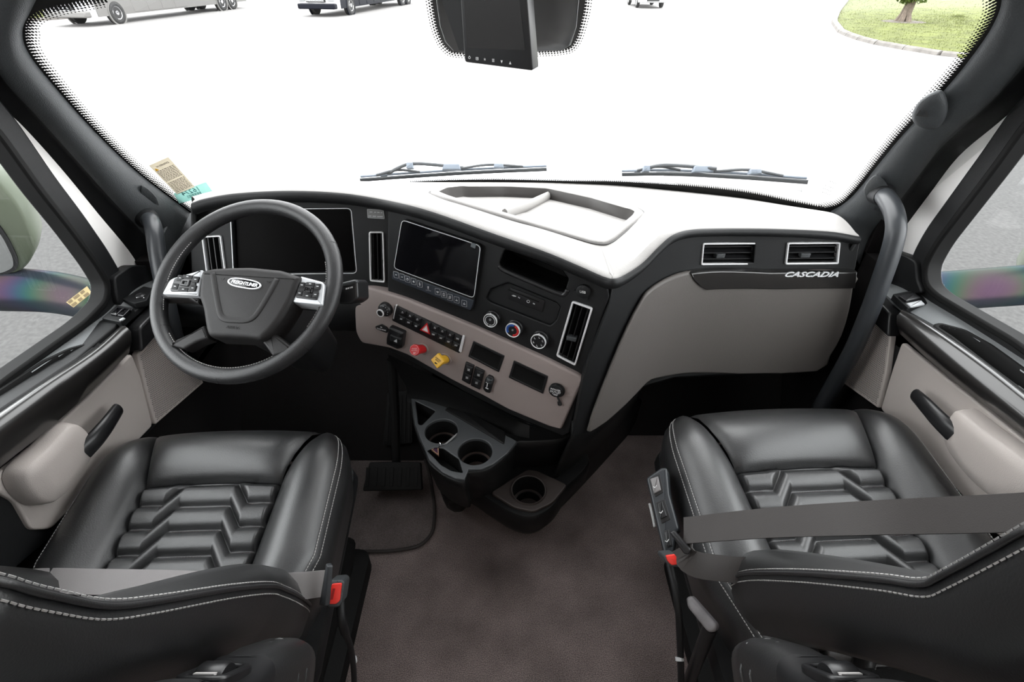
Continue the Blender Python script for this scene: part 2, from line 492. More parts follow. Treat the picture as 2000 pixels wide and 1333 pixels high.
# band along the foot of the glass and round the sensor housing behind the monitor
FOOT = [(300, 412), (365, 398), (500, 370), (660, 357), (800, 356), (1075, 357), (1200, 362), (1300, 371), (1440, 386), (1540, 402), (1612, 413)]
frit_band(FOOT[4:], .001, [(0, -10)] * 7, 'frit_band', 3, .0065, .03, widths=[.001, .012, .020, .028, .030, .022, .014])
d_ = [(838, -60), (846, 10), (856, 60), (872, 92), (900, 103), (1000, 101), (1096, 97), (1122, 82), (1136, 40), (1143, 0), (1146, -60)]
fb = MB(); pts = [WS(a, b) for a, b in d_]
fb.add([onglass(p, .005) for p in pts], [tuple(range(len(pts)))])
fb.build('sensor_patch', MATS['black_ceramic_frit'], ws_o)
frit_band([(a, b) for a, b in d_], -.004, [(-10, 0), (-10, 1), (-10, 2), (-8, 6), (-3, 9), (0, 10), (3, 9), (8, 6), (10, 2), (10, 0), (10, 0)], 'frit_band', 4, .0075, .02)

# ---- A pillars
def pillar(name, edge_px, door_px, xs, sgn):
    rows = []
    for (ea, eb), (da, db) in zip(edge_px, door_px):
        A = WS(ea, eb, .006); B = PX(da, db, xs)
        out = (CAM - A.lerp(B, .4)).normalized()
        r = [A + (A - CAM).normalized() * .07, A, A.lerp(B, .10) + out * .018, A.lerp(B, .28) + out * .034, A.lerp(B, .5) + out * .030, A.lerp(B, .66) + out * .012,
             A.lerp(B, .74) - out * .012, B, B + V((sgn * .02, 0.02, 0))]
        rows.append(r)
    cols = list(zip(*rows))
    fine = [spline(list(c), 5) for c in cols]
    R_ = [list(r) for r in zip(*fine)]; m = MB(); m.loft([r[:6] for r in R_]); m.loft([r[5:] for r in R_], 1)
    return m.build(name, [CHARC, BLACK], kind='structure', smooth=180, weld=True), rows
pillL, rowsL = pillar('trim_1', c0L[:8] + [(90, -30), (150, -80)],
                      [(292, 575), (262, 505), (192, 418), (120, 330), (48, 250), (0, 205), (-40, 160), (-90, 100), (-140, 20), (-180, -60)], XL, -1)
pillR, rowsR = pillar('trim_2', [(1622, 413), (1645, 400)] + c0R[2:8] + [(1956, -10), (1930, -80)],
                      [(1712, 580), (1732, 505), (1760, 455), (1815, 380), (1872, 306), (1950, 240), (2000, 196), (2070, 120), (2140, 30), (2190, -50)], XR, 1)
m = MB(); ft_ = side_frame(-.972, -1); m.plate(ft_, ft_.pxs([(352, 392), (376, 408), (378, 470), (352, 540), (318, 560), (312, 470)]), [], -.02, .0, .004); m.build('pillar_foot', CHARC, pillL)
# header over the windscreen, joining the pillars
hd = MB()
for x in [-1.05 + 2.14 * i / 20 for i in range(21)]:
    pass
hrows = []
for i in range(49):
    x = -1.0 + 2.04 * i / 48
    e = abs((x - .02) / 1.02)
    HT = [(0, 1.70), (.5, 1.69), (.65, 1.64), (.75, 1.55), (.83, 1.46), (.9, 1.405), (1.0, 1.36), (1.2, 1.3)]
    z = next(a[1] + (b[1] - a[1]) * (e - a[0]) / (b[0] - a[0]) for a, b in zip(HT, HT[1:]) if a[0] <= e <= b[0])
    p = WSxz(x, z)
    hrows.append([p + V((0, .02, .0)), p + V((0, -.02, -.004)), p + V((0, -.07, .03)), p + V((0, -.14, .10)), V((x, min(p.y - .15, 1.05), max(p.z + .16, 1.80)))])
hd.loft(hrows)
hd.build('trim_3', CHARC, kind='structure', smooth=180)
# airbag-style clip bump on the right pillar
cb = MB()
pc = [(1782, 226), (1800, 195), (1838, 178), (1850, 215), (1830, 250), (1795, 246)]
P3 = [WS(a, b, .05) for a, b in pc]
ctr = sum(P3, V((0, 0, 0))) / len(P3)
view = (CAM - ctr).normalized()
loop = spline(P3, 4, True)
rings = [[p - view * .05 for p in loop]] + [[ctr + (p - ctr) * s + view * h for p in loop] for s, h in ((1.05, -.01), (1.0, .004), (.85, .012), (.5, .015))]
cb.loft(rings, closed=True, caps=True)
clip = cb.build('pillar_cap', CHARC, pillR, smooth=180)
tri = MB(); frc = Fr(ctr + view * .0165, view)
tp = frc.pxs([(1789, 226), (1806, 202), (1813, 229)])
tri.ring(frc, tp, inset(tp, .0025), -.002, .001)
tri.build('triangle_mark', BLACKS, clip)

# ================================================================== DOORS
def door(name, sgn, fr, to, win, P):
    x = XL if sgn < 0 else XR
    k = 1 if sgn < 0 else -1
    root = thing(name, (x, .7, 0), kind='structure')
    w = rpoly(to(win), .03, 4)
    s = MB(); s.ring(fr, inset(w, -.062), inset(w, -.008), -.03, .016)
    s.build('window_frame', BLACK, root, bevel=.006)
    s = MB(); s.ring(fr, inset(w, -.012), inset(w, .006), -.02, .022)
    s.build('window_seal', RUBBER, root, bevel=.005)
    MB().prism(fr, w, -.024, -.018).build('window_pane', SGLASS, root)
    # panel slab below the window
    xi = x + (-sgn) * .075                     # inner face of the lower panel
    fi = side_frame(xi, sgn)
    top = [(a, b) for a, b in P['shelf_top']]
    def at(pts, f): return f.pxs(pts)
    m = MB(); m.plate(fi, at(P['body'], fi), [], -.06, 0.0, .004)
    m.build('door_panel', BLACK, root)
    fs_ = side_frame(x - sgn * .03, sgn); m = MB(); m.plate(fs_, rpoly(fs_.pxs(P['sail']), .01), [], -.03, .0, .004); m.build('sail_panel', BLACK, root)
    # shelf under the glass: runs from the glass to the inner trim
    inn = [PX(a, b, xi) for a, b in P['shelf_in']]
    outp = [PX(a, b, x) for a, b in P['shelf_out']]
    inn = spline(inn, 14); outp = spline(outp, 14)
    pin = [PX(a, b, xi + sgn * .004) for a, b in P['pocket']]; pout = [PX(a, b, xi + sgn * .045) for a, b in P['pocket_out']]
    srows = [[q + V((0, 0, -.05)) for q in outp]] + [[o.lerp(i, t / 14) + V((0, 0, .003 * math.sin(math.pi * t / 14))) for o, i in zip(outp, inn)] for t in range(15)] + [[q + V((0, 0, -.10)) for q in inn]]
    m = MB(); m.loft(srows)
    SB = BVHTree.FromPolygons([tuple(v) for v in m.v], m.f)
    def on_shelf(a, b):
        h = SB.ray_cast(CAM, ray(a, b).normalized())[0]; return h if h else PX(a, b, xi)
    loop = [on_shelf(a, b) for a, b in P['pocket'] + P['pocket_out'][::-1]]
    l2 = inset(rpoly([(q.x, q.y) for q in loop], .008, 3), .003)
    m.f = [f for f in m.f if not any(in_poly(m.v[k].x, m.v[k].y, l2) and m.v[k].z > .6 for k in f)]; m.m = [0] * len(m.f)
    m.build('window_shelf', SHELF, root, smooth=60)
    def sz(x, y):
        h = SB.ray_cast(V((x, y, 1.2)), V((0, 0, -1)))[0] or SB.find_nearest(V((x, y, .76)))[0]; return h.z
    l3 = rpoly([(q.x, q.y) for q in loop], .008, 3); m = MB()
    m.loft([[V((x_, y_, sz(*l3[k]) + h_)) for k, (x_, y_) in enumerate(inset(l3, d_))] for d_, h_ in ((-.012, .0), (-.009, .003), (-.002, .003), (.002, -.004), (.005, -.05))], closed=True)
    n = len(l3); m.f.append(tuple(range(4 * n, 5 * n))); m.m.append(0)
    m.build('pull_pocket', DARK, root, smooth=50)
    # wood veneered arm rail
    A = spline([PX(a, b, xi - sgn * .012) for a, b in P['rail_top']], 6); B = spline([PX(a, b, xi - sgn * .035) for a, b in P['rail_mid']], 6); Cc = spline([PX(a, b, xi - sgn * .028) for a, b in P['rail_low']], 6)
    m = MB(); m.loft([[q + V((sgn * .03, 0, -.03)) for q in A], A, [a_.lerp(b_, .5) + V((-sgn * .003, 0, .004)) for a_, b_ in zip(A, B)], B, [b_.lerp(c_, .12) + V((-sgn * .007, 0, 0)) for b_, c_ in zip(B, Cc)],
                      [b_.lerp(c_, .5) + V((-sgn * .008, 0, 0)) for b_, c_ in zip(B, Cc)], Cc, [q + V((sgn * .05, 0, 0)) for q in Cc]], caps=False)
    e = len(A); last = [m.v[i * e + (0 if P['rail_first_front'] else e - 1)] for i in range(8)]
    m.add(last, [tuple(range(8))])
    m.build('arm_rail', WOOD, root, smooth=70)
    # front end cap of the rail
    m = MB(); m.plate(fi, rpoly(at(P['rail_cap'], fi), .01), [], -.02, .03, .006); m.build('rail_end_cap', BLACKS, root)
    # taupe insert with bolster, speaker grille
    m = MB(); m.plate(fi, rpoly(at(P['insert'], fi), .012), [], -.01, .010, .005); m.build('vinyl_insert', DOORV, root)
    hi = [PX(a, b, xi - sgn * .012) for a, b in P['bolster']]
    c_ = sum(hi, V((0, 0, 0))) / len(hi)
    hl = spline(hi, 5, True)
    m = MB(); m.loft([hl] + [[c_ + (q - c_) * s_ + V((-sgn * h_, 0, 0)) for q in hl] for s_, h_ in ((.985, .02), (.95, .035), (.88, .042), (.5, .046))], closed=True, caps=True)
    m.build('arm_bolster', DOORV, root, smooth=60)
    sp = at(P['speaker'], fi)
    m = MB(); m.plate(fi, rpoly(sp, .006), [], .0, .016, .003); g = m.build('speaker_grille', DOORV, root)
    # rows of small punched holes
    holes = MB(); us = [q[0] for q in sp]; vs_ = [q[1] for q in sp]
    def inside(pt, poly):
        c = False
        for i in range(len(poly)):
            a, b = poly[i - 1], poly[i]
            if (a[1] > pt[1]) != (b[1] > pt[1]) and pt[0] < (b[0] - a[0]) * (pt[1] - a[1]) / (b[1] - a[1]) + a[0]: c = not c
        return c
    ins = inset(sp, .008); stp = .0052
    vv = min(vs_); r = 0
    while vv < max(vs_):
        uu = min(us) + (stp / 2 if r % 2 else 0)
        while uu < max(us):
            if inside((uu, vv), ins):
                holes.prism(fi, circle(uu, vv, .0013, 5), .0162, .0166)
            uu += stp
        vv += stp * .86; r += 1
    holes.build('grille_holes', DARK, g, kind='stuff', smooth=180)
    st = MB(); stitch(st, [fi.p(*fi.px(a, b), .0175) for a, b in P['stitch']], .007, .004, .0009, V((-sgn, 0, 0)))
    st.build('stitching', THREAD, g, kind='stuff')
    # door pull
    hp = [PX(a, b, xi - sgn * o) for a, b, o in P['handle']]
    hs = spline(hp, 5); n = len(hs)
    m = MB(); m.tube(hs, [(.0105 + .004 * (i / n), .016 + .009 * (i / n)) for i in range(n)], 14, flat=V((sgn, 0, 0)))
    h = m.build('door_handle', BLACKS, root, smooth=60, sub=0)
    q = V(hp[-1]); m = MB(); m.tube([q + V((sgn * .05, 0, 0)), q + V((sgn * .02, 0, -.006)), q + V((0, -.004, -.004))], [.03, .026, .017], 16)
    m.build('handle_mount', BLACKS, h, smooth=60)
    # window switch panel on the shelf
    fs = Fr(PZ(*P['switch'][0], .752), (0, 0, 1), up=V((0, 1, 0))); fs.u = V((1, 0, 0)); fs.v = V((0, 1, 0))
    so = fs.pxs(P['switch'])
    m = MB(); m.plate(fs, rpoly(so, .004), [], -.012, .006, .002); sw = m.build('switch_plate', BLACK, root)
    for poly, mt, c1 in P['switch_keys']:
        m = MB(); m.dome(fs, rpoly(fs.pxs(poly, .006), .002), .004, c1, .002, 0); m.build('window_switch', mt, sw)
    if 'mirror_switch' in P:
        m = MB(); m.plate(fs, rpoly(fs.pxs(P['mirror_switch']), .004), [], -.012, .005, .002); ms = m.build('mirror_switch_plate', BLACK, root)
        a, b = fs.px(274, 579, .006)
        m = MB(); m.lathe(fs.moved(a, b), [(.012, .004), (.012, .008), (.009, .011), (.004, .012)], 20); m.build('mirror_knob', BLACKS, ms)
        m = MB()
        for dx, dy in ((-7, 3), (7, 3), (0, -5), (-4, -2)):
            a, b = fs.px(274 + dx, 579 + dy, .011); m.prism(fs, circle(a, b, .0013, 6), .0105, .0118)
        m.build('mirror_knob_marks', WHITE, ms)
    return root
def stitch(mb, path, pitch, length, r, nrm, m=0, double=0.):
    """short raised stitches along a 3D path"""
    P = [V(p) for p in path]
    pts = resample(P, pitch)
    for i in range(len(pts) - 1):
        t = (pts[i + 1] - pts[i])
        if t.length < 1e-6: continue
        t.normalize(); b = t.cross(nrm).normalized(); n = b.cross(t).normalized()
        a = pts[i]; e = a + t * length
        vs = [a - b * r, a + n * r * 1.4, a + b * r, e - b * r, e + n * r * 1.4, e + b * r]
        mb.add(vs, [(0, 1, 4, 3), (1, 2, 5, 4), (0, 2, 1), (3, 4, 5)], m)

DL = dict(sail=[(224, 542), (238, 532), (258, 518), (296, 519), (305, 575), (262, 590), (242, 604), (230, 590)],
    shelf_top=[], body=[(-150, 930), (0, 800), (150, 700), (235, 628), (296, 585), (330, 640), (380, 752), (292, 845), (180, 955), (90, 1060), (20, 1120), (-60, 1200)],
    shelf_out=[(320, 525), (245, 552), (206, 600), (152, 641), (0, 748), (-120, 835)], shelf_in=[(330, 560), (296, 590), (250, 632), (176, 686), (0, 802), (-140, 905)],
    pocket=[(186, 683), (150, 706), (75, 754), (0, 804), (-90, 868)], pocket_out=[(184, 673), (140, 684), (90, 708), (0, 768), (-90, 832)],
    rail_top=[(236, 637), (176, 688), (90, 744), (0, 806), (-140, 905)], rail_mid=[(250, 642), (200, 686), (110, 752), (0, 832), (-140, 935)], rail_low=[(252, 690), (190, 752), (100, 834), (0, 914), (-140, 1040)],
    rail_first_front=True, rail_cap=[(300, 590), (300, 640), (254, 690), (250, 640)],
    insert=[(-40, 948), (60, 868), (160, 780), (250, 690), (270, 740), (292, 832), (215, 910), (92, 1034), (52, 1036), (20, 980)],
    bolster=[(5, 925), (60, 870), (105, 826), (140, 842), (152, 880), (120, 935), (70, 985), (28, 975)],
    speaker=[(256, 692), (302, 640), (345, 672), (388, 748), (292, 830), (272, 760)], stitch=[(258, 690), (303, 644), (330, 655)],
    handle=[(230, 800, .045), (212, 826, .056), (188, 856, .056), (160, 884, .045)],
    switch=[(200, 626), (230, 600), (263, 605), (238, 633)],
    switch_keys=[([(217, 617), (232, 604), (243, 606), (229, 619)], GLOSS, .012), ([(231, 620), (245, 606), (257, 608), (243, 622)], GLOSS, .013), ([(232, 626), (240, 621), (245, 622), (237, 627)], GREYP, .008)],
    mirror_switch=[(240, 588), (282, 562), (300, 566), (288, 590), (264, 596)])
DR = dict(sail=[(1738, 489), (1770, 500), (1788, 511), (1790, 545), (1800, 572), (1775, 578), (1720, 568), (1722, 520)],
    shelf_top=[], body=[(2150, 890), (2000, 792), (1860, 678), (1762, 606), (1720, 575), (1700, 620), (1640, 745), (1728, 805), (1800, 880), (1880, 980), (1960, 1060), (2080, 1120)],
    shelf_out=[(1715, 540), (1790, 562), (1835, 590), (1900, 630), (2000, 690), (2120, 765)], shelf_in=[(1705, 558), (1722, 570), (1765, 602), (1850, 652), (2000, 768), (2150, 885)],
    pocket=[(1832, 642), (1862, 660), (1930, 712), (2000, 764), (2080, 830)], pocket_out=[(1838, 637), (1880, 648), (1930, 676), (2000, 727), (2080, 785)],
    rail_top=[(1766, 604), (1832, 645), (1920, 706), (2000, 768), (2150, 885)], rail_mid=[(1757, 612), (1822, 666), (1910, 736), (2000, 806), (2150, 925)], rail_low=[(1757, 652), (1830, 718), (1920, 790), (2000, 852), (2150, 975)],
    rail_first_front=True, rail_cap=[(1722, 572), (1716, 622), (1757, 660), (1760, 612)],
    insert=[(2150, 985), (2000, 852), (1860, 742), (1768, 668), (1750, 720), (1726, 800), (1800, 870), (1900, 985), (1960, 1050), (2080, 1050)],
    bolster=[(1872, 838), (1884, 812), (1905, 800), (1960, 840), (2060, 915), (2070, 985), (1990, 985), (1925, 935), (1880, 875)],
    speaker=[(1752, 652), (1712, 618), (1680, 660), (1642, 738), (1726, 798), (1742, 730)], stitch=[(1752, 658), (1714, 622), (1690, 642)],
    handle=[(1788, 772, .045), (1806, 790, .056), (1836, 822, .056), (1866, 850, .045)],
    switch=[(1742, 578), (1786, 570), (1816, 596), (1772, 606)],
    switch_keys=[([(1754, 582), (1784, 576), (1796, 586), (1768, 592)], BLACKS, .013), ([(1770, 594), (1798, 588), (1806, 596), (1778, 601)], GREYP, .009)])
door_l = door('door_1', -1, FRL, toL, WIN_L, DL)
door_r = door('door_2', 1, FRR, toR, WIN_R, DR)

# ================================================================== OUTSIDE
GZ = -1.2
CONC = mat('pale_concrete', (.205, .20, .195), .9, bump=.3, bscale=14, var=.22, vscale=16, detail=6)
GRASSM = mat('mown_grass', (.098, .112, .030), .9, bump=.8, bscale=20, var=.30, vscale=1.3)
CURBM = mat('weathered_curb', (.135, .126, .117), .9, var=.25, vscale=3)
g = MB(); g.add([V((-90, -40, GZ)), V((90, -40, GZ)), V((90, 130, GZ)), V((-90, 130, GZ))], [(0, 1, 2, 3)])
g.build('ground', CONC, kind='structure')
ASPH = mat('dimmed_asphalt', (.041, .040, .0388), .9, bump=.4, bscale=25, var=.3, vscale=22, detail=6)  # same ground as the lot, its colour darkened for the dimmer side view
for nm, k in (('darkened_ground_1', -1), ('darkened_ground_2', 1)):
    P2 = [(1.2, -35), (1.2, 3.3), (4.4, 5.75), (9.5, 10.0), (42, 36), (85, 36), (85, -35)]
    m = MB(); n = len(P2); m.add([V((k * x, y, GZ + .02)) for x, y in P2] + [V((k * x, y, GZ - .05)) for x, y in P2], [tuple(range(n))] + [(i, (i + 1) % n, n + (i + 1) % n, n + i) for i in range(n)])
    m.build(nm, ASPH, kind='structure')
def grass_patch(name, pts, label, curb_from, curb_to, joint_n):
    root = thing(name, (pts[0].x, pts[0].y, GZ), kind='structure')
    m = MB(); top = [p + V((0, 0, .11)) for p in pts]
    m.add(top + [p.copy() for p in pts], [tuple(range(len(pts)))] + [(i, (i + 1) % len(pts), len(pts) + (i + 1) % len(pts), len(pts) + i) for i in range(len(pts))])
    m.build('turf', GRASSM, root, smooth=180)
    # short blades of grass near the border, countless
    bl = MB(); rnd = random.Random(3)
    c = sum(pts, V((0, 0, 0))) / len(pts)
    for i in range(9000):
        a = rnd.randrange(len(pts)); p = pts[a].lerp(pts[(a + 1) % len(pts)], rnd.random()).lerp(c, rnd.random() ** 1.2)
        h = .03 + .05 * rnd.random(); w = .014; t = rnd.random() * 6.28
        d = V((math.cos(t) * w, math.sin(t) * w, 0))
        bl.add([p + d + V((0, 0, .10)), p - d + V((0, 0, .10)), p + V((rnd.uniform(-.04, .04), rnd.uniform(-.04, .04), .10 + h))], [(0, 1, 2)])
    bl.build('grass', GRASSM, root, kind='stuff', smooth=180)
    # kerb stones, one by one
    run = [p.copy() for p in pts[curb_from:curb_to + 1]]
    R = resample(run, 1.5)
    for i in range(len(R) - 1):
        a, b = R[i], R[i + 1]; t = (b - a).normalized(); n = V((-t.y, t.x, 0)); a = a + t * .02
        if (a + n * .5 - c).length > (a - n * .5 - c).length: pass
        else: n = -n
        sec = [(-.02, 0), (-.02, .14), (.12, .15), (.2, .10), (.24, 0)]
        s = MB(); s.loft([[q + n * o + V((0, 0, h)) for o, h in sec] for q in (a, b)], closed=True, caps=True)
        s.build('curb_stone', CURBM, root)
    return root
def GP(px, py): return PZ(px, py, GZ)
isl = [GP(1665, -8), GP(1640, 25), GP(1632, 45), GP(1648, 66), GP(1700, 84), GP(1800, 102), GP(1880, 114), GP(1990, 120), GP(2250, 110), GP(2300, -5), GP(1990, -16)]
grass_patch('terrain_1', isl, '', 0, 8, 30)
isl2 = [GP(160, 34), GP(60, 42), GP(-60, 46), GP(-300, 30), GP(-200, -10), GP(60, -4), GP(150, 6)]
grass_patch('terrain_2', isl2, '', 0, 3, 10)
# strip of pavement on the far side of the lawn
m = MB(); a = [GP(1835, 3), GP(1960, 2), GP(1970, -8), GP(1830, -8)]
m.add([p + V((0, 0, .125)) for p in a] + [p + V((0, 0, .05)) for p in a], [(0, 1, 2, 3), (0, 4, 5, 1), (1, 5, 6, 2), (2, 6, 7, 3), (3, 7, 4, 0)])
m.build('path', mat('white_pavement', (.7, .72, .75), .8), kind='structure')

# small tree on the grass island
tb = GP(1762, 47) + V((0, 0, .1))
tree = thing('tree', tb, 'small gnarled tree with low green crown on the grass island', 'tree')
m = MB(); rnd = random.Random(5)
for k in range(5):
    a = k * 1.25; o = V((math.cos(a) * .16, math.sin(a) * .16, 0))
    m.tube([tb + o * 1.9 + V((0, 0, -.05)), tb + o + V((0, 0, .35)), tb + o * .8 + V((.05, 0, .9)), tb + o * 2.2 + V((0, 0, 1.7)), tb + o * 5 + V((0, 0, 2.6))], [.16, .12, .11, .08, .04], 7)
m.build('trunk', mat('brown_bark', (.12, .095, .075), .9, bump=1, bscale=20, var=.3, vscale=8), tree)
lf = MB()
for i in range(2600):
    th = rnd.random() * 6.28; ph = math.acos(rnd.uniform(-1, 1)); rr = rnd.random() ** .4
    c = tb + V((math.cos(th) * math.sin(ph) * 1.15 * rr, math.sin(th) * math.sin(ph) * 1.15 * rr, 1.75 + 1.0 * math.cos(ph) * rr))
    a = V((rnd.uniform(-1, 1), rnd.uniform(-1, 1), rnd.uniform(-1, 1))).normalized() * .11; b = a.orthogonal().normalized() * .06
    lf.add([c - a, c + b, c + a, c - b], [(0, 1, 2, 3)])
lf.build('foliage', mat('green_leaves', (.09, .135, .022), .6, var=.4, vscale=2), tree, kind='stuff', smooth=180)
mu = MB(); mu.lathe(Fr(tb + V((0, 0, -.03)), (0, 0, 1), up=V((0, 1, 0))), [(1.3, 0), (1.0, .05), (.3, .07)], 16); mu.build('mulch', mat('dry_mulch', (.10, .085, .07), .95, var=.3, vscale=6), tree, kind='stuff')

# parked vehicles
VW = mat('white_vehicle_paint', (.40, .40, .405), .4)
VS = mat('silver_vehicle_paint', (.13, .127, .122), .4)
VD = mat('dark_vehicle_paint', (.006, .007, .011), .5, spec=.1)
VG = mat('vehicle_window_glass', (.015, .018, .022), .05)
TYRE = mat('vehicle_tyre', (.02, .02, .02), .8)
def motorhome(name, loc, rz, L, low, mid, label, group=None):
    c, s_ = math.cos(rz), math.sin(rz)
    B = V(loc)
    def w(x, y, z): return B + V((x * c - y * s_, x * s_ + y * c, z))
    root = thing(name, B, label, 'motorhome', group)
    def slab(x0, x1, y0, y1, z0, z1): 
        return [w(x, y, z) for z in (z0, z1) for y in (y0, y1) for x in (x0, x1)], [(0, 2, 3, 1), (4, 5, 7, 6), (0, 1, 5, 4), (2, 6, 7, 3), (0, 4, 6, 2), (1, 3, 7, 5)]
    m = MB()
    sec = [(0.0, 1.25, .42), (-.02, 1.27, 1.1), (.12, 1.27, 2.0), (.35, 1.27, 2.9), (.7, 1.2, 3.45), (1.2, 1.1, 3.55)]
    rows = []
    for y0, hw, z in sec:
        rows.append([w(-hw, L, z), w(-hw, y0 + .45, z), w(-hw * .9, y0 + .12, z), w(0, y0, z), w(hw * .9, y0 + .12, z), w(hw, y0 + .45, z), w(hw, L, z)])
    m.loft(rows, closed=True, caps=True); m.build('body', VW, root, smooth=50)
    m = MB()
    for sx in (-1, 1):
        v_, f_ = slab(min(sx * 1.26, sx * 1.29), max(sx * 1.26, sx * 1.29), .6, L - .1, .40, 1.15); m.add(v_, f_)
    m.build('lower_skirt', low, root)
    for k in range(4):                                                       # storage doors along the skirt
        for sx in (-1, 1):
            y0 = 3.2 + k * 1.15
            if y0 + 1.05 > L - 3.4: continue
            v_, f_ = slab(min(sx * 1.28, sx * 1.305), max(sx * 1.28, sx * 1.305), y0, y0 + 1.05, .46, 1.05); MB().add(v_, f_).build('storage_door', low, root, bevel=.02)
    for sx in (-1, 1):                                                       # sweeping side stripe
        x0 = sx * 1.285
        m = MB(); pl = [(1.5, 1.2), (4, 1.25), (7, 1.9), (L - .3, 2.7), (L - .3, 2.2), (7, 1.45), (4, 1.05), (1.5, .95)]
        m.add([w(x0, a, b) for a, b in pl] + [w(x0 * .98, a, b) for a, b in pl], [tuple(range(8))] + [(i, (i + 1) % 8, 8 + (i + 1) % 8, 8 + i) for i in range(8)])
        m.build('side_stripe', mid, root)
        for y0 in (1.2, 3.4, 5.8, 8.2):
            if y0 + 1.2 > L: continue
            v_, f_ = slab(min(sx * 1.25, sx * 1.285), max(sx * 1.25, sx * 1.285), y0, y0 + 1.15, 1.95, 2.7); MB().add(v_, f_).build('side_window', VG, root, bevel=.02)
    m = MB(); m.loft([[w(x, .02 + .1 * x * x, 1.55) - V((0, 0, 0)) for x in (-1.1, -.5, 0, .5, 1.1)], [w(x, .25 + .1 * x * x, 2.7) for x in (-1.1, -.5, 0, .5, 1.1)]]); m.build('windscreen', VG, root, solid=.06, soff=0)
    m = MB(); v_, f_ = slab(-1.2, 1.2, -.12, .3, .40, .68); m.add(v_, f_); m.build('bumper', low, root, bevel=.06)
    gr = MB(); v_, f_ = slab(-.6, .6, -.08, .1, .75, 1.25); gr.add(v_, f_); gro = gr.build('grille', TYRE, root, bevel=.02)
    for k in range(4):
        v_, f_ = slab(-.56, .56, -.11, -.07, .80 + k * .12, .85 + k * .12); MB().add(v_, f_).build('grille_bar', CHROME, gro)
    for sx in (-1, 1):
        v_, f_ = slab(sx * .95 - .22, sx * .95 + .22, -.04, .25, .82, 1.15); MB().add(v_, f_).build('headlight', mat('headlight_glass', (.5, .52, .55), .1), root, bevel=.05)
    for y0 in ((1.9, L - 2.6) if L < 11 else (1.9, L - 3.1, L - 1.9)):
        for sx in (-1, 1):
            ct = w(sx * 1.12, y0, .5); ax = (w(sx * 2, y0, .5) - w(0, y0, .5)).normalized()
            fr = Fr(ct, ax, up=V((0, 0, 1)))
            m = MB(); m.lathe(fr, [(.30, .19), (.40, .22), (.49, .19), (.51, .1), (.51, -.1), (.40, -.15)], 24); wh = m.build('wheel', TYRE, root)
            m = MB(); m.lathe(fr, [(.30, .18), (.29, .20), (.20, .14), (.12, .15), (.1, .20), (.02, .21)], 20); rim = m.build('wheel_rim', CHROME, wh)
            m = MB(); m.ring(fr, circle(0, 0, .60, 24), circle(0, 0, .52, 24), .12, .19); m.build('wheel_arch', low, root)
    return root
motorhome('motorhome', (-22.55, 30.6, GZ), -.135, 14.5, VS, VS, 'white and silver motorhome parked beside the grass strip, largest of the parked vehicles')
motorhome('motorhome', (-11.7, 36.6, GZ), -.19, 14.0, VD, VS, 'motorhome with dark lower front parked between the silver motorhome and the hanging monitor')
# white van further right: mostly above the picture
vb = V((10.0, 43.6, GZ)); van = thing('van', vb, 'white van with dark grille parked right of the hanging monitor', 'van')
m = MB(); rows = []
for z, y0, hw in ((.35, .05, .92), (.75, -.02, .98), (1.05, .1, .98), (1.3, .9, .92), (1.95, 1.6, .82), (2.1, 2.1, .78)):
    rows.append([vb + V(q) for q in ((-hw, 5, z), (-hw, y0 + .35, z), (-hw * .8, y0 + .05, z), (0, y0 - .05, z), (hw * .8, y0 + .05, z), (hw, y0 + .35, z), (hw, 5, z))])
m.loft(rows, closed=True, caps=True); m.build('body', VW, van, smooth=50)
def vbox(x0, x1, y0, y1, z0, z1): return MB().wbox((vb.x + x0, vb.y + y0, vb.z + z0), (vb.x + x1, vb.y + y1, vb.z + z1))
gg = vbox(-.62, .62, -.1, .1, .72, .98).build('grille', TYRE, van, bevel=.03)
for k in range(3): vbox(-.55, .55, -.12, -.09, .76 + k * .07, .79 + k * .07).build('grille_bar', CHROME, gg)
vbox(-.95, .95, -.12, .3, .36, .6).build('bumper', VW, van, bevel=.06)
vbox(-.45, .45, -.14, 0, .44, .54).build('lower_intake', TYRE, van, bevel=.02)
for sx in (-1, 1):
    vbox(sx * .78 - .14, sx * .78 + .14, -.04, .35, .74, .98).build('headlight', MATS['headlight_glass'], van, bevel=.04)
    for y0 in (1.0, 4.1):
        fr = Fr(vb + V((sx * .85, y0, .36)), (sx, 0, 0)); m = MB(); m.lathe(fr, [(.2, .1), (.33, .13), (.37, .06), (.37, -.06), (.3, -.1)], 20); wh = m.build('wheel', TYRE, van)
        m = MB(); m.lathe(fr, [(.21, .11), (.18, .1), (.05, .13)], 16); m.build('wheel_rim', CHROME, wh)
m = MB(); m.loft([[vb + V((x, .98, 1.34)) for x in (-.8, 0, .8)], [vb + V((x, 1.56, 1.9)) for x in (-.72, 0, .72)]]); m.build('windscreen', VG, van, solid=.05, soff=0)

# the truck's own white bonnet beyond the glass
hm = MB(); rows = []
for y, z, hw in ((1.86, .70, 1.0), (2.1, .72, 1.0), (2.6, .66, .98), (3.2, .58, .92), (3.6, .42, .84), (3.75, .1, .8)):
    rows.append([V((x * hw, y - .12 * x * x, z - .14 * x ** 4 - .03 * x * x)) for x in [-1 + .125 * i for i in range(17)]])
hm.loft(rows); ho = hm.build('hood', mat('hood_white_paint', (.8, .82, .85), .3, coat=.5), smooth=60, solid=.02, label='white truck hood outside beyond the windshield wipers', cat='hood')

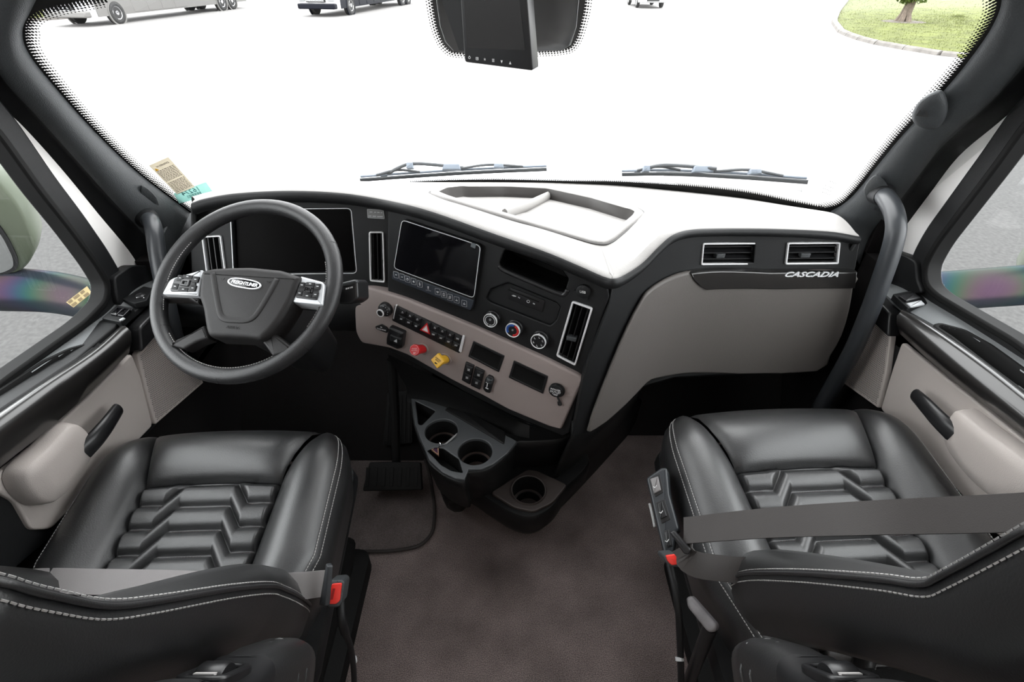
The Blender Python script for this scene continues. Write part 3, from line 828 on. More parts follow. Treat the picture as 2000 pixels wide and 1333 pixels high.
# wipers lying on the outside of the glass
WIPM = mat('wiper_blue_grey', (.17, .20, .24), .45)
WIPD = mat('wiper_dark', (.05, .055, .06), .5)
def wiper(pts_blade, pts_arm, clips, lab):
    bl = [WS(a, b, -.03) for a, b in pts_blade]
    root = thing('windshield_wiper', bl[0], lab, 'wiper')
    S = spline(bl, 6)
    m = MB(); m.tube(S, [(.008, .004)] * len(S), 8, flat=V((0, .5, -1))); m.build('wiper_blade', WIPD, root)
    m = MB(); m.tube([p + V((0, .012, .008)) for p in S], [.0045] * len(S), 8); m.build('blade_spine', WIPM, root)
    A = spline([WS(a, b, -.05) for a, b in pts_arm], 5)
    m = MB(); m.tube(A, .006, 8); m.build('wiper_arm', WIPD, root)
    for (a, b, ww, hh) in clips:
        f = Fr(WS(a, b, -.045), (0, -1, .5)); m = MB(); m.dome(f, rpoly([(-ww, -hh), (ww, -hh), (ww * .85, hh), (-ww * .85, hh)], .003), -.012, .012, .003); m.build('blade_clip', WIPM, root)
    # bridges that carry the blade
    for i0, i1 in ((.12, .4), (.6, .9)):
        n = len(S) - 1; a, b = S[int(n * i0)], S[int(n * i1)]; mid = a.lerp(b, .5) + V((0, .01, .022))
        m = MB(); m.tube(spline([a + V((0, .01, .01)), mid, b + V((0, .01, .01))], 5), .0045, 8); m.build('blade_bridge', WIPD, root)
    return root
wiper([(703, 352), (800, 345), (930, 337), (1068, 331)], [(745, 347), (778, 328), (805, 320), (850, 322), (905, 328)],
      [(801, 324, .012, .010), (882, 327, .032, .010), (974, 325, .018, .008)], 'left windshield wiper, its blade ending before the center of the glass')
wiper([(1215, 341), (1310, 340), (1440, 346), (1578, 356)], [(1240, 336), (1285, 324), (1330, 324), (1400, 330)],
      [(1262, 330, .012, .010), (1372, 331, .032, .010), (1474, 336, .018, .008)], 'right windshield wiper, over the passenger half of the glass')

# exterior mirrors: housing and arm, the glass's rainbow sheen put into the arm shader
IRI = mat('dark_shell_rainbow_sheen', (.045, .055, .065), .32, metal=.0, spec=1., film=430)
IRIT = mat('teal_mirror_shell', (.085, .10, .072), .4, spec=.25)
def rainbow_sheen_arm(name):
    m = bpy.data.materials.new(name); m.use_nodes = True; nt = m.node_tree; b = nt.nodes['Principled BSDF']
    tc = nt.nodes.new('ShaderNodeTexCoord'); sp = nt.nodes.new('ShaderNodeSeparateXYZ'); nt.links.new(tc.outputs['Object'], sp.inputs[0])
    wv = nt.nodes.new('ShaderNodeTexWave'); wv.inputs['Scale'].default_value = .7; wv.inputs['Distortion'].default_value = 2.5; nt.links.new(tc.outputs['Object'], wv.inputs['Vector'])
    mr = nt.nodes.new('ShaderNodeMapRange'); mr.inputs['To Min'].default_value = 280; mr.inputs['To Max'].default_value = 470
    nt.links.new(wv.outputs['Fac'], mr.inputs['Value'])
    nt.links.new(mr.outputs['Result'], b.inputs['Thin Film Thickness']); b.inputs['Thin Film IOR'].default_value = 1.75
    b.inputs['Base Color'].default_value = (.018, .022, .028, 1); b.inputs['Roughness'].default_value = .34; b.inputs['IOR'].default_value = 1.5
    b.inputs['Specular IOR Level'].default_value = .5
    df = nt.nodes.new('ShaderNodeBsdfDiffuse'); df.inputs[0].default_value = (.016, .020, .026, 1); mx = nt.nodes.new('ShaderNodeMixShader'); mx.inputs[0].default_value = .20
    nt.links.new(df.outputs[0], mx.inputs[1]); nt.links.new(b.outputs[0], mx.inputs[2]); nt.links.new(mx.outputs[0], nt.nodes['Material Output'].inputs[0])
    return m
ARM = rainbow_sheen_arm('mirror_arm_rainbow_sheen')
mo = PX(-60, 440, -1.42)
root = thing('side_mirror', mo, 'teal driver side mirror outside the left window', 'mirror')
fm = Fr(PX(-40, 455, -1.40), (.45, -1, -.05))
q = fm.pxs([(-170, 250), (-10, 340), (40, 400), (72, 478), (60, 510), (40, 530), (-20, 560), (-170, 580)])
m = MB(); loop = rpoly(q, .03, 4)
c0 = V((sum(a for a, b in loop) / len(loop), sum(b for a, b in loop) / len(loop)))
rings = [[fm.p(c0.x + (a - c0.x) * s_, c0.y + (b - c0.y) * s_, h) for a, b in loop] for s_, h in ((.93, .01), (1, 0), (1.0, -.06), (.92, -.12), (.7, -.17), (.4, -.19))]
m.loft(rings, closed=True, caps=True); m.build('mirror_housing', IRIT, root, smooth=60)
q2 = fm.pxs([(-170, 300), (0, 432), (20, 462), (38, 500), (38, 520), (20, 530), (-20, 540), (-170, 560)])
m = MB(); m.prism(fm, rpoly(q2, .02, 4), .0, .016); bz = m.build('mirror_bezel', BLACK, root)
m = MB(); m.prism(fm, inset(rpoly(q2, .02, 4), .009), .012, .018); m.build('mirror_glass', mat('mirror_silvering', (.8, .82, .82), .03, metal=1), root)
A = [PX(a, b, x_) for a, b, x_ in ((-60, 560, -1.50), (20, 565, -1.42), (110, 572, -1.30), (205, 592, -1.14), (240, 602, -1.075))]
m = MB(); S = spline(A, 6); m.tube(S, [(.062 - .012 * i / len(S), .072 - .022 * i / len(S)) for i in range(len(S))], 20, flat=V((0, -.2, 1))); arm = m.build('mirror_arm', ARM, root, smooth=180)
m = MB(); fpl = Fr(PX(156, 586, -1.165), (.35, -1, .75)); pl = fpl.pxs([(138, 592), (178, 561), (187, 574), (152, 602)])
m.prism(fpl, pl, .02, .0215, 0); 
cx_, cy_ = sum(a for a, b in pl) / 4, sum(b for a, b in pl) / 4
f2 = fpl.moved(cx_, cy_, 0, math.atan2(pl[1][1] - pl[0][1], pl[1][0] - pl[0][0]))
m.build('mirror_decal', [mat('tan_decal', (.33, .26, .12), .6), BLACK], root)
dk = MB()
for r, words in ((.0055, (.012, .017, .011)), (-.0055, (.016, .013, .015))):
    t = -.028
    for w_ in words:
        k = 0
        while k < w_ - .002:
            dk.box(f2, t + k, t + k + .0018, r - .0035, r + .0035 - (.0015 if int(k * 5000) % 2 else 0), .0216, .0221); k += .0028
        t += w_ + .004
dk.build('decal_print', mat('brown_print', (.11, .07, .03), .6), root, kind='stuff')

root = thing('side_mirror', PX(2060, 540, 1.52), 'dark passenger side mirror arm with pink sheen outside the right window', 'mirror')
A = [PX(a, b, x_) for a, b, x_ in ((1795, 572, 1.15), (1850, 568, 1.22), (1930, 562, 1.32), (2010, 556, 1.42), (2100, 548, 1.55))]
S = spline(A, 6)
m = MB(); m.tube(S, [(.050, .060)] * len(S), 20, flat=V((0, -.2, 1))); m.build('mirror_arm', ARM, root, smooth=180)
fm = Fr(PX(2110, 470, 1.55), (-.45, -1, -.05))
q = [(-.06, .22), (.16, .22), (.17, -.16), (-.06, -.17)]
m = MB(); loop = rpoly(q, .04, 4)
m.loft([[fm.p(.05 + (a - .05) * s_, .03 + (b - .03) * s_, h) for a, b in loop] for s_, h in ((.93, .01), (1, 0), (1.0, -.06), (.92, -.12), (.6, -.18))], closed=True, caps=True); m.build('mirror_housing', IRIT, root, smooth=60)
m = MB(); m.prism(fm, inset(loop, .02), .008, .016); m.build('mirror_glass', MATS['mirror_silvering'], root)

# ================================================================== DASHBOARD
S_ = Fr((.177, 1.0, .61), (-.359, -.933, .12))        # centre stack, turned to the driver
D_ = Fr((-.5, 1.24, .75), (0, -1, .25))               # instrument panel
P_ = Fr((.70, 1.205, .80), (0, -1, .10))              # passenger side
dash = thing('dashboard', (0, 1.3, .5), 'wraparound truck dashboard with black center stack and taupe panels below the windshield', 'dashboard')

GYP = [(.10, .955), (.18, .985), (.24, 1.012), (.30, 1.055), (.37, 1.115), (.45, 1.165), (.55, 1.195), (.70, 1.205), (.80, 1.208), (1.0, 1.21)]
GYS = spline([V((a, b, 0)) for a, b in GYP], 8)
for _ in range(30):
    ys = [q.y for q in GYS]
    for i in range(1, len(GYS) - 1): GYS[i].y = (ys[i - 1] + 2 * ys[i] + ys[i + 1]) / 4
def gy(x):
    if x <= GYS[0].x: return GYS[0].y
    for i in range(len(GYS) - 1):
        if GYS[i].x <= x <= GYS[i + 1].x:
            t = (x - GYS[i].x) / max(1e-9, GYS[i + 1].x - GYS[i].x); return GYS[i].y + (GYS[i + 1].y - GYS[i].y) * t
    return GYS[-1].y
def pw(x, z, off=0.): return V((x, gy(x) + .10 * (z - .8) - off, z))
def PW(px, py): 
    p = PG(px, py, lambda p: p.y - gy(p.x) - .10 * (p.z - .8)); return (p.x, p.z)
def bent(polys, c0, c1, bevel, name, material, parent, holes=(), step=.03, **kw):
    """a flat plate in (x, z), cut into strips and bent along the passenger side"""
    m = MB().plate(WX, polys, list(holes), c0, c1, bevel)
    bm = bmesh.new(); vs = [bm.verts.new(q) for q in m.v]
    for f in m.f:
        try: bm.faces.new([vs[i] for i in f])
        except ValueError: pass
    xs = [q.x for q in m.v]; x = min(xs) + step
    while x < max(xs):
        bmesh.ops.bisect_plane(bm, geom=bm.verts[:] + bm.edges[:] + bm.faces[:], plane_co=(x, 0, 0), plane_no=(1, 0, 0)); x += step
    bm.verts.index_update()
    o = MB(); o.v = [pw(v.co.x, v.co.z, -v.co.y) for v in bm.verts]
    o.f = [tuple(v.index for v in f.verts) for f in bm.faces]; o.m = [0] * len(o.f); bm.free()
    return o.build(name, material, parent, **kw)

# ---- padded top, from the hood edge to the foot of the windscreen
edge_px = [(372, 397, 'D'), (400, 388, 'D'), (460, 378, 'D'), (560, 373, 'D'), (660, 377, 'D'), (740, 388, 'D'), (800, 402, 'S'), (860, 420, 'S'), (960, 456, 'S'), (1060, 491, 'S'),
           (1130, 520, 'S'), (1178, 541, 'S'), (1200, 545, 'S'), (1222, 538, 'P'), (1258, 514, 'P'), (1290, 482, 'P'), (1318, 459, 'P'), (1355, 449, 'P'), (1420, 447, 'P'), (1520, 448, 'P'), (1620, 453, 'P'), (1682, 463, 'P')]
E = []
for a, b, k in edge_px:
    if k == 'D': fr = D_; q = fr.p(*fr.px(a, b, .06), .06)
    elif k == 'S': fr = S_; q = fr.p(*fr.px(a, b, .028), .028)
    else:
        p = PG(a, b, lambda p: p.y - gy(p.x) - .10 * (p.z - .8) + .025); q = p
    E.append(q)
E[5] = E[5].lerp((E[4] + E[6]) / 2, .3)
Ef = spline(E, 8); nE = len(Ef)
FW = spline([WS(a, b, .004) for a, b in FOOT], 6)
B = []
for i in range(nE):
    s_ = i / (nE - 1)
    x = -.98 + 2.02 * s_
    x = x * .5 + .5 * max(-.98, min(1.04, Ef[i].x * 1.12))
    k = 0
    while k < len(FW) - 2 and FW[k + 1].x < x: k += 1
    B.append(FW[k].lerp(FW[k + 1], max(0., min(1., (x - FW[k].x) / (FW[k + 1].x - FW[k].x)))))
def out_dir(i):
    t = (Ef[min(i + 1, nE - 1)] - Ef[max(i - 1, 0)]); t.z = 0; t.normalize(); return V((t.y, -t.x, 0))
rows = []
lip = [(-.030, -.052), (-.010, -.044), (-.002, -.030), (0, -.016), (-.003, -.006), (-.012, -.0005), (-.026, 0)]
lk_ = [.66 - .16 * max(0., min(1., (q.x - .20) / .15)) for q in Ef]
for o_, h_ in lip:
    rows.append([Ef[i] + out_dir(i) * o_ + V((0, 0, h_ * lk_[i])) for i in range(nE)])
base = rows[-1]
NR = 100
for r in range(1, NR + 1):
    f = r / NR
    rows.append([base[i].lerp(B[i], f) + V((0, 0, .012 * math.sin(math.pi * f))) for i in range(nE)])
for r in range(len(lip) + 1, len(rows) - 1):
    f = (r - len(lip)) / NR
    for _ in range(int(2 + 40 * min(f, 1 - f))):
        zs = [q.z for q in rows[r]]
        for i in range(1, nE - 1): rows[r][i].z = (zs[i - 1] + 2 * zs[i] + zs[i + 1]) / 4
top = MB(); top.loft(rows)
BV = BVHTree.FromPolygons([tuple(v) for v in top.v], top.f)
def on_top(px, py):
    d = ray(px, py).normalized(); h = BV.ray_cast(CAM, d); return h[0] if h[0] else PZ(px, py, .9)
tray_px = [(845, 378), (866, 368), (900, 364), (985, 364), (1072, 368), (1160, 387), (1238, 409), (1250, 416), (1246, 424), (1192, 469), (1176, 476), (1158, 473), (1010, 431), (870, 389)]
tray3 = [on_top(a, b) for a, b in tray_px]
t2 = [(p.x, p.y) for p in tray3]
hole = inset(t2, .004)
keep = [i for i, f in enumerate(top.f) if not any(in_poly(top.v[k].x, top.v[k].y, hole) for k in f)]
top.f = [top.f[i] for i in keep]; top.m = [0] * len(top.f)
top.build('dash_top', TOPM, dash, smooth=180)
# the black lip that runs under the padded edge
m = MB()
m.loft([[Ef[i] + out_dir(i) * o_ + V((0, 0, h_ * lk_[i])) for i in range(nE)] for o_, h_ in ((-.060, -.06), (-.012, -.052), (.001, -.040), (.0045, -.026), (.0045, -.014), (.002, -.006), (-.004, -.002))])
m.build('dash_edge', BLACK, dash, smooth=180)
# storage tray sunk in the top
tz = lambda x, y: BV.ray_cast(V((x, y, 2)), V((0, 0, -1)))[0].z if BV.ray_cast(V((x, y, 2)), V((0, 0, -1)))[0] else BV.find_nearest(V((x, y, .84)))[0].z
tl = rpoly(t2, .02, 4)
rows = []
for d_, h_ in ((-.010, -.002), (-.008, .005), (-.004, .007), (.010, .007), (.014, .004), (.016, -.030)):
    rows.append([V((x, y, tz(*tl[k]) + h_)) for k, (x, y) in enumerate(inset(tl, d_))])
m = MB(); m.loft(rows[:5], closed=True); m.loft(rows[4:], 1, closed=True); tr = m.build('top_tray', [TOPM, mat('tray_shade_colour', (.035, .032, .030), .5, bump=.3, bscale=700)], dash, smooth=50, weld=True)  # inner wall darkened in colour to give the shade of the recess
m = MB(); m.tube([V((x, y, tz(*tl[k]) + .001)) for k, (x, y) in enumerate(inset(tl, -.0125))], .0032, 8, closed=True); m.build('tray_groove_line', MATS['tray_shade_colour'], tr, smooth=180)  # dark tube added to draw the shaded groove round the rim
ctr = V((sum(x for x, y in tl) / len(tl), sum(y for x, y in tl) / len(tl), 0))
last = rows[-1]
cz = sum(p.z for p in last) / len(last)
m = MB(); m.add(last + [V((ctr.x, ctr.y, cz))], [(k, (k + 1) % len(last), len(last)) for k in range(len(last))]); m.build('tray_floor', TOPM, tr, smooth=180)
a3, b3 = on_top(1070, 371), on_top(985, 411)
m = MB(); m.tube([a3 + V((0, 0, -.022)), a3.lerp(b3, .5) + V((0, 0, -.02)), b3 + V((0, 0, -.012))], [(.016, .010)] * 3, 8, flat=V((0, 0, 1))); m.build('tray_divider', TOPM, tr, smooth=60)

# ---- driver's instrument face
fa = D_.pxs([(372, 402), (420, 392), (560, 384), (700, 390), (768, 402), (768, 590), (690, 556), (600, 562), (470, 570), (375, 590)])
cl = rpoly(D_.pxs([(450, 420), (470, 409), (686, 407), (697, 534), (456, 537)]), .012)
vl = D_.pxs([(395, 461), (433, 459), (447, 566), (409, 569)]); vr = D_.pxs([(721, 452), (750, 452), (753, 552), (723, 549)])
m = MB(); m.plate(D_, fa, [inset(cl, .004), inset(rpoly(vl, .006), .002), inset(rpoly(vr, .006), .002)], -.03, 0, .002); m.build('instrument_panel', BLACK, dash)
m = MB(); m.prism(D_, inset(cl, .002), -.020, -.012); ic = m.build('cluster_screen', mat('matte_black_screen', (.002, .0017, .0017), .4, spec=.04), dash)
m = MB(); m.ring(D_, inset(cl, -.0006), inset(cl, .0010), -.012, .0012); m.build('cluster_trim', SILVER, ic)
def vent(fr, q, n_slats, along, rr=.006, w=.0042, slat_label=None, tab=None):
    """a silver framed air vent: frame with housing and slats as its pieces"""
    o = rpoly(q, rr)
    m = MB(); m.ring(fr, o, rpoly(inset(q, w), max(rr - w, .002)), -.012, .006); v = m.build('air_vent', SILVER, dash, bevel=.0014)
    i_ = rpoly(inset(q, w), max(rr - w, .002))
    m = MB(); n = len(i_); vs = [fr.p(a, b, 0) for a, b in i_] + [fr.p(a, b, -.05) for a, b in i_]
    m.add(vs, [(k, (k + 1) % n, n + (k + 1) % n, n + k) for k in range(n)] + [tuple(range(n, 2 * n))]); m.build('vent_housing', DARK, v)
    a0, b0, c0_, d0 = [V(p) for p in q]                       # TL TR BR BL
    for k in range(n_slats):
        t = (k + .8) / (n_slats + .6)
        if along == 'v': p, q2 = a0.lerp(b0, t), d0.lerp(c0_, t)
        else: p, q2 = a0.lerp(d0, t), b0.lerp(c0_, t)
        dv = (q2 - p).normalized(); p = p + dv * w * .8; q2 = q2 - dv * w * .8
        nn = V((-dv.y, dv.x)) * .0011
        m = MB(); vs = []
        for c, sh in ((-.004, 0.), (-.020, .006)):
            for pt, sg in ((p, 1), (q2, 1), (q2, -1), (p, -1)):
                r_ = pt + nn * sg + V((-dv.y, dv.x)) * sh; vs.append(fr.p(r_.x, r_.y, c))
        m.add(vs, [(0, 1, 2, 3), (7, 6, 5, 4), (0, 4, 5, 1), (1, 5, 6, 2), (2, 6, 7, 3), (3, 7, 4, 0)]); m.build('vent_slat', BLACKS, v)
    if tab:
        a, b = tab; m = MB(); m.dome(fr, rpoly([(a - .012, b - .006), (a + .012, b - .006), (a + .013, b + .006), (a - .013, b + .006)], .002), -.012, .003, .002); m.build('vent_tab', CHARC, v)
    return v
vent(D_, vl, 3, 'v'); vent(D_, vr, 3, 'v')
q = rpoly(D_.pxs([(717, 408), (750, 410), (752, 428), (718, 426)]), .002)
m = MB(); m.dome(D_, q, -.002, .002, .0008); pl = m.build('information_plate', mat('grey_plate', (.20, .20, .20), .4), dash)
m = MB(); m.ring(D_, inset(q, .0006), inset(q, .0016), .0018, .0024, 0)
for yy, parts in ((414, ((722, 728), (731, 735), (737, 742), (744, 747))), (422, ((720, 726), (728, 735), (737, 748)))):
    for xa, xb in parts:
        a, b = D_.px(xa, yy - 1 + (xa - 720) * .06), D_.px(xb, yy + .6 + (xb - 720) * .06); m.box(D_, a[0], b[0], b[1], a[1], .0018, .0023)
m.build('plate_print', GREYP, pl)

# ---- centre stack face
def sp(l, off=0.): return S_.pxs(l, off)
stack_out = sp([(757, 398), (800, 408), (860, 427), (960, 463), (1060, 498), (1130, 527), (1186, 552), (1190, 580), (1165, 655), (1138, 735), (1113, 846), (1098, 852), (1000, 812), (900, 762), (800, 705), (757, 684)])
cub = rpoly(sp([(986, 489), (1000, 490), (1098, 528), (1110, 546), (1102, 571), (1088, 568), (985, 524), (976, 515)]), .004)
rec = rpoly(sp([(992, 553), (1088, 592), (1094, 600), (1086, 625), (1074, 636), (957, 590), (950, 583), (958, 566)]), .005)
vs3 = sp([(1118, 587), (1158.5, 601), (1125, 714), (1087, 694)])
m = MB(); m.plate(S_, stack_out, [cub, rec, inset(rpoly(vs3, .006), .002)], -.05, 0, .004); m.build('stack_face', BLACK, dash)
def pocket(poly, depth, name, parent, material=DARK, lipm=None):
    n = len(poly); m = MB()
    m.add([S_.p(a, b, .0) for a, b in poly] + [S_.p(a, b, -depth) for a, b in poly], [(k, (k + 1) % n, n + (k + 1) % n, n + k) for k in range(n)] + [tuple(range(n, 2 * n))])
    return m.build(name, material, parent, smooth=40)
cb_ = pocket(cub, .09, 'storage_cubby', dash)
m = MB(); lp = spline([S_.p(*S_.px(a, b), -.002) for a, b in ((974, 520), (985, 529), (1030, 549), (1087, 573), (1101, 576), (1109, 566))], 5); m.tube(lp, .0062, 10); m.build('cubby_lip', BLACKS, cb_, smooth=180)
rc = pocket(rec, .007, 'recessed_panel', dash, BLACK)
q = rpoly(sp([(996, 563), (1063, 589), (1058, 612), (991, 585)]), .002)
m = MB(); m.dome(S_, q, -.008, -.003, .001); hub = m.build('port_insert', BLACKS, dash)
m = MB()
for a_, b_, t_ in ((1003, 579, 'v'), (1031, 590, 'o')):
    a, b = S_.px(a_, b_)
    m.ring(S_, circle(a, b, .0042, 10), circle(a, b, .0030, 10), -.0032, -.0024) if t_ == 'o' else m.prism(S_, [(a - .006, b), (a - .001, b + .002), (a + .006, b + .0005), (a + .006, b - .001), (a - .001, b - .002)], -.0032, -.0024)
for a_, b_ in ((1012, 582), (1014, 583.3), (1041, 594), (1043, 595)):
    a, b = S_.px(a_, b_); m.box(S_, a - .001, a + .001, b - .0015, b + .0015, -.0032, -.0024)
m.build('port_marks', GREYP, hub)
m = MB(); m.prism(S_, sp([(992, 566), (1052, 590), (1052, 592), (992, 568)]), -.0035, -.0020); m.build('port_slot', DARK, hub)
# USB cap
a, b = S_.px(1140, 568)
m = MB(); f_ = S_.moved(a, b, 0)
m.lathe(f_, [(.0165, 0), (.0175, .004), (.0165, .008), (.012, .0095)], 24); m.box(f_, .008, .013, -.022, -.008, .001, .005); m.box(f_, -.022, -.012, -.008, -.002, .001, .005)
ub = m.build('usb_cap', BLACK, dash)
m = MB(); m.text(f_, 'USB', .0085, .0098); m.build('usb_lettering', WHITE, ub)
vent(S_, vs3, 3, 'v', .006, .0045, tab=S_.px(1116, 662))

# touch screen with its key strip
to_ = sp([(785, 428), (940, 480), (921, 610), (764, 545)], .012)
m = MB(); m.dome(S_, rpoly(to_, .012), -.01, .014, .003); ts = m.build('touchscreen', BLACKS, dash)
gl = rpoly(sp([(785, 429), (939, 480), (926, 583), (769, 524)], .0145), .012)
m = MB(); m.prism(S_, inset(gl, .001), .013, .0150); m.build('screen_glass', GLOSS, ts)
m = MB(); m.ring(S_, gl, inset(gl, .0012), .013, .0158); m.build('screen_trim', SILVER, ts)
ks = rpoly(sp([(768, 529), (925, 587), (919, 607), (765, 545)], .0145), [.004, .004, .006, .006])
KEYM = mat('blue_black_keys', (.030, .036, .046), .35)
m = MB(); m.dome(S_, ks, .010, .0152, .001); m.build('key_strip', KEYM, ts)
kpx = [(774, 537), (785.5, 541.2), (796, 545.5), (808, 550), (820, 555), (836.5, 562), (855, 570), (867, 575.5), (879, 581), (892, 586), (907, 593)]
for k, (a_, b_) in enumerate(kpx):
    a, b = S_.px(a_, b_, .0155); f_ = S_.moved(a, b, 0)
    m = MB(); w_, h_ = .0075, .0088
    o = rpoly([(-w_, -h_), (w_, -h_), (w_, h_), (-w_, h_)], .002, 3)
    if k != 5: m.dome(f_, o, .0148, .0162, .0004, 0); m.ring(f_, o, inset(o, .0006), .0160, .0165, 1)
    else: m.dome(f_, o, .0148, .0156, .0004, 0); m.box(f_, -w_, w_, -h_, -h_ + .0006, .0152, .0162, 1)
    z0, z1 = .0160, .0167
    if k in (0, 1): m.box(f_, -.002, .002, -.0008, .0008, z0, z1, 2)
    elif k == 2: m.ring(f_, circle(0, 0, .0036, 12), circle(0, 0, .0028, 12), z0, z1, 2); m.box(f_, -.0004, .0012, -.0004, .002, z0, z1, 2)
    elif k == 3: m.prism(f_, [(-.003, 0), (.001, .003), (.002, .001), (.003, -.002), (0, -.003)], z0, z1, 2)
    elif k == 4: m.prism(f_, [(-.002, .004), (.002, .004), (0, .0012)], z0, z1, 2); m.prism(f_, [(-.002, -.004), (.002, -.004), (0, -.0012)], z0, z1, 2); m.box(f_, -.0025, .0025, -.0005, .0005, z0, z1, 2)
    elif k == 5: m.ring(f_, circle(0, .0015, .0022, 10), circle(0, .0015, .0014, 10), z0, z1, 2); m.box(f_, -.002, .002, -.004, -.003, z0, z1, 2)
    elif k == 6: m.ring(f_, [(-.003, .001), (.003, .001), (.002, -.003), (-.002, -.003)], [(-.002, .0003), (.002, .0003), (.0013, -.002), (-.0013, -.002)], z0, z1, 2)
    elif k == 7: o2 = [(-.0024, -.0042), (.0024, -.0042), (.0024, .0042), (-.0024, .0042)]; m.ring(f_, o2, inset(o2, .0008), z0, z1, 2)
    elif k == 8: m.box(f_, -.0022, -.0014, -.003, .003, z0, z1, 2); m.box(f_, .0014, .0022, -.002, .004, z0, z1, 2); m.prism(f_, [(-.0022, .0022), (.0022, .0032), (.0022, .0042), (-.0022, .0032)], z0, z1, 2); m.prism(f_, circle(-.0026, -.003, .0014, 8), z0, z1, 2); m.prism(f_, circle(.0010, -.002, .0014, 8), z0, z1, 2)
    else: m.box(f_, -.0006, .0006, .0012, .0028, z0, z1, 2); m.box(f_, -.0028, .0028, -.0028, -.0008, z0, z1, 2)
    m.build('screen_key', [KEYM, GREYP, WHITE], ts)
m = MB(); m.prism(S_, rpoly(sp([(921, 474), (930, 477), (928, 486), (919, 482)], .016), .002), .0145, .0165); m.build('film_tab', mat('clear_film_tab', (.12, .13, .14), .2), ts)

# climate knobs
def knob(px_, py_, r, kind):
    h = .022; a, b = S_.px(px_, py_, h); f_ = S_.moved(a, b, 0)
    m = MB(); m.lathe(f_, [(r * 1.12, 0), (r * 1.10, .006), (r * 1.0, .008), (r * 1.0, h - .003), (r * .93, h), (r * .9, h - .001)], 36); k = m.build('climate_knob', BLACKS, dash)
    m = MB(); m.lathe(f_, [(r * 1.015, h - .004), (r * 1.02, h - .001), (r * .97, h + .0012), (r * .90, h + .0005), (r * .90, h - .002)], 40, cap=False)
    m.box(f_, -.0014, .0014, r * .95, r * 1.1, h - .004, h + .0005) if kind != 'temp' else None
    m.build('knob_ring', SILVER, k)
    def arc(mb, r0, r1, t0, t1, mt, n=20):
        for j in range(n):
            u0, u1 = t0 + (t1 - t0) * j / n, t0 + (t1 - t0) * (j + 1) / n
            mb.prism(f_, [(r1 * math.cos(u0), r1 * math.sin(u0)), (r1 * math.cos(u1), r1 * math.sin(u1)), (r0 * math.cos(u1), r0 * math.sin(u1)), (r0 * math.cos(u0), r0 * math.sin(u0))], h - .0012, h + .0004, mt)
    m = MB(); z0, z1 = h - .0012, h + .0004
    D2 = math.radians
    if kind == 'fan':
        arc(m, r * .66, r * .76, D2(-75), D2(230), 0); m.ring(f_, circle(-r * .35, -r * .6, r * .1, 8), circle(-r * .35, -r * .6, r * .06, 8), z0, z1, 0); m.prism(f_, [(0, -r * .55), (r * .12, -r * .75), (-r * .12, -r * .75)], z0, z1, 0)
        m.ring(f_, circle(0, r * .16, r * .16, 10), circle(0, r * .16, r * .11, 10), z0, z1, 0)
    elif kind == 'temp':
        arc(m, r * .72, r * .86, D2(75), D2(215), 1); arc(m, r * .60, r * .66, D2(80), D2(215), 1); arc(m, r * .60, r * .86, D2(-85), D2(68), 2)
        m.ring(f_, circle(0, r * .05, r * .12, 10), circle(0, r * .05, r * .07, 10), z0, z1, 0)
    else:
        for j in range(6):
            t = D2(75 - 60 * j + 5); cx, cy = r * .62 * math.cos(t), r * .62 * math.sin(t)
            m.prism(f_, circle(cx - .0012, cy + .0016, .0009, 6), z0, z1, 0)
            m.prism(f_, [(cx - .0022, cy - .0002), (cx - .0012, cy - .0002), (cx + .0002, cy - .0016), (cx + .002, cy - .0012), (cx + .002, cy - .0022), (cx - .0004, cy - .0026)], z0, z1, 0)
    m.build('knob_marks', [GREYP, BLUEP, REDP], k)
knob(957, 627, .0185, 'fan'); knob(1001, 646, .0195, 'temp'); knob(1051, 668, .0200, 'mode')

# ---- taupe switch panel under the stack
tp_px = [(692, 612), (694, 578), (702, 560), (722, 562), (745, 570), (790, 584), (857, 611), (925, 639), (999, 672), (1069, 704), (1128, 733), (1139, 742), (1096, 840), (1086, 838), (1071, 834), (992, 801), (938, 771), (889, 747), (844, 722), (797, 695), (761, 681), (705, 671), (694, 650)]
tpo = sp(tp_px, .014)
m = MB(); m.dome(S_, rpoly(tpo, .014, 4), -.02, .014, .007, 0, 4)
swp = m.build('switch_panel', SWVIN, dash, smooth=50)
T_ = S_.moved(0, 0, .014)
def tpx(l, off=0.): return T_.pxs(l, off)
# headlamp knob
a, b = T_.px(755, 603); f_ = T_.moved(a, b, 0)
m = MB(); m.lathe(f_, [(.021, -.002), (.021, .004), (.0195, .012), (.0165, .016), (.012, .018)], 30); lk = m.build('light_knob', BLACKS, dash)
m = MB(); m.lathe(f_, [(.0115, .015), (.011, .030), (.0095, .032)], 24); m.build('knob_stem', BLACKS, lk)
m = MB(); m.lathe(f_, [(.0112, .0295), (.0112, .0325), (.0085, .0330), (.0085, .0300)], 24, cap=False); m.build('knob_ring', SILVER, lk)
m = MB()
for k in range(6):
    t = math.radians(110 - 28 * k); m.prism(f_, circle(.0145 * math.cos(t), .0145 * math.sin(t), .0010, 6), .0165, .0182)
m.build('knob_marks', GREYP, lk)
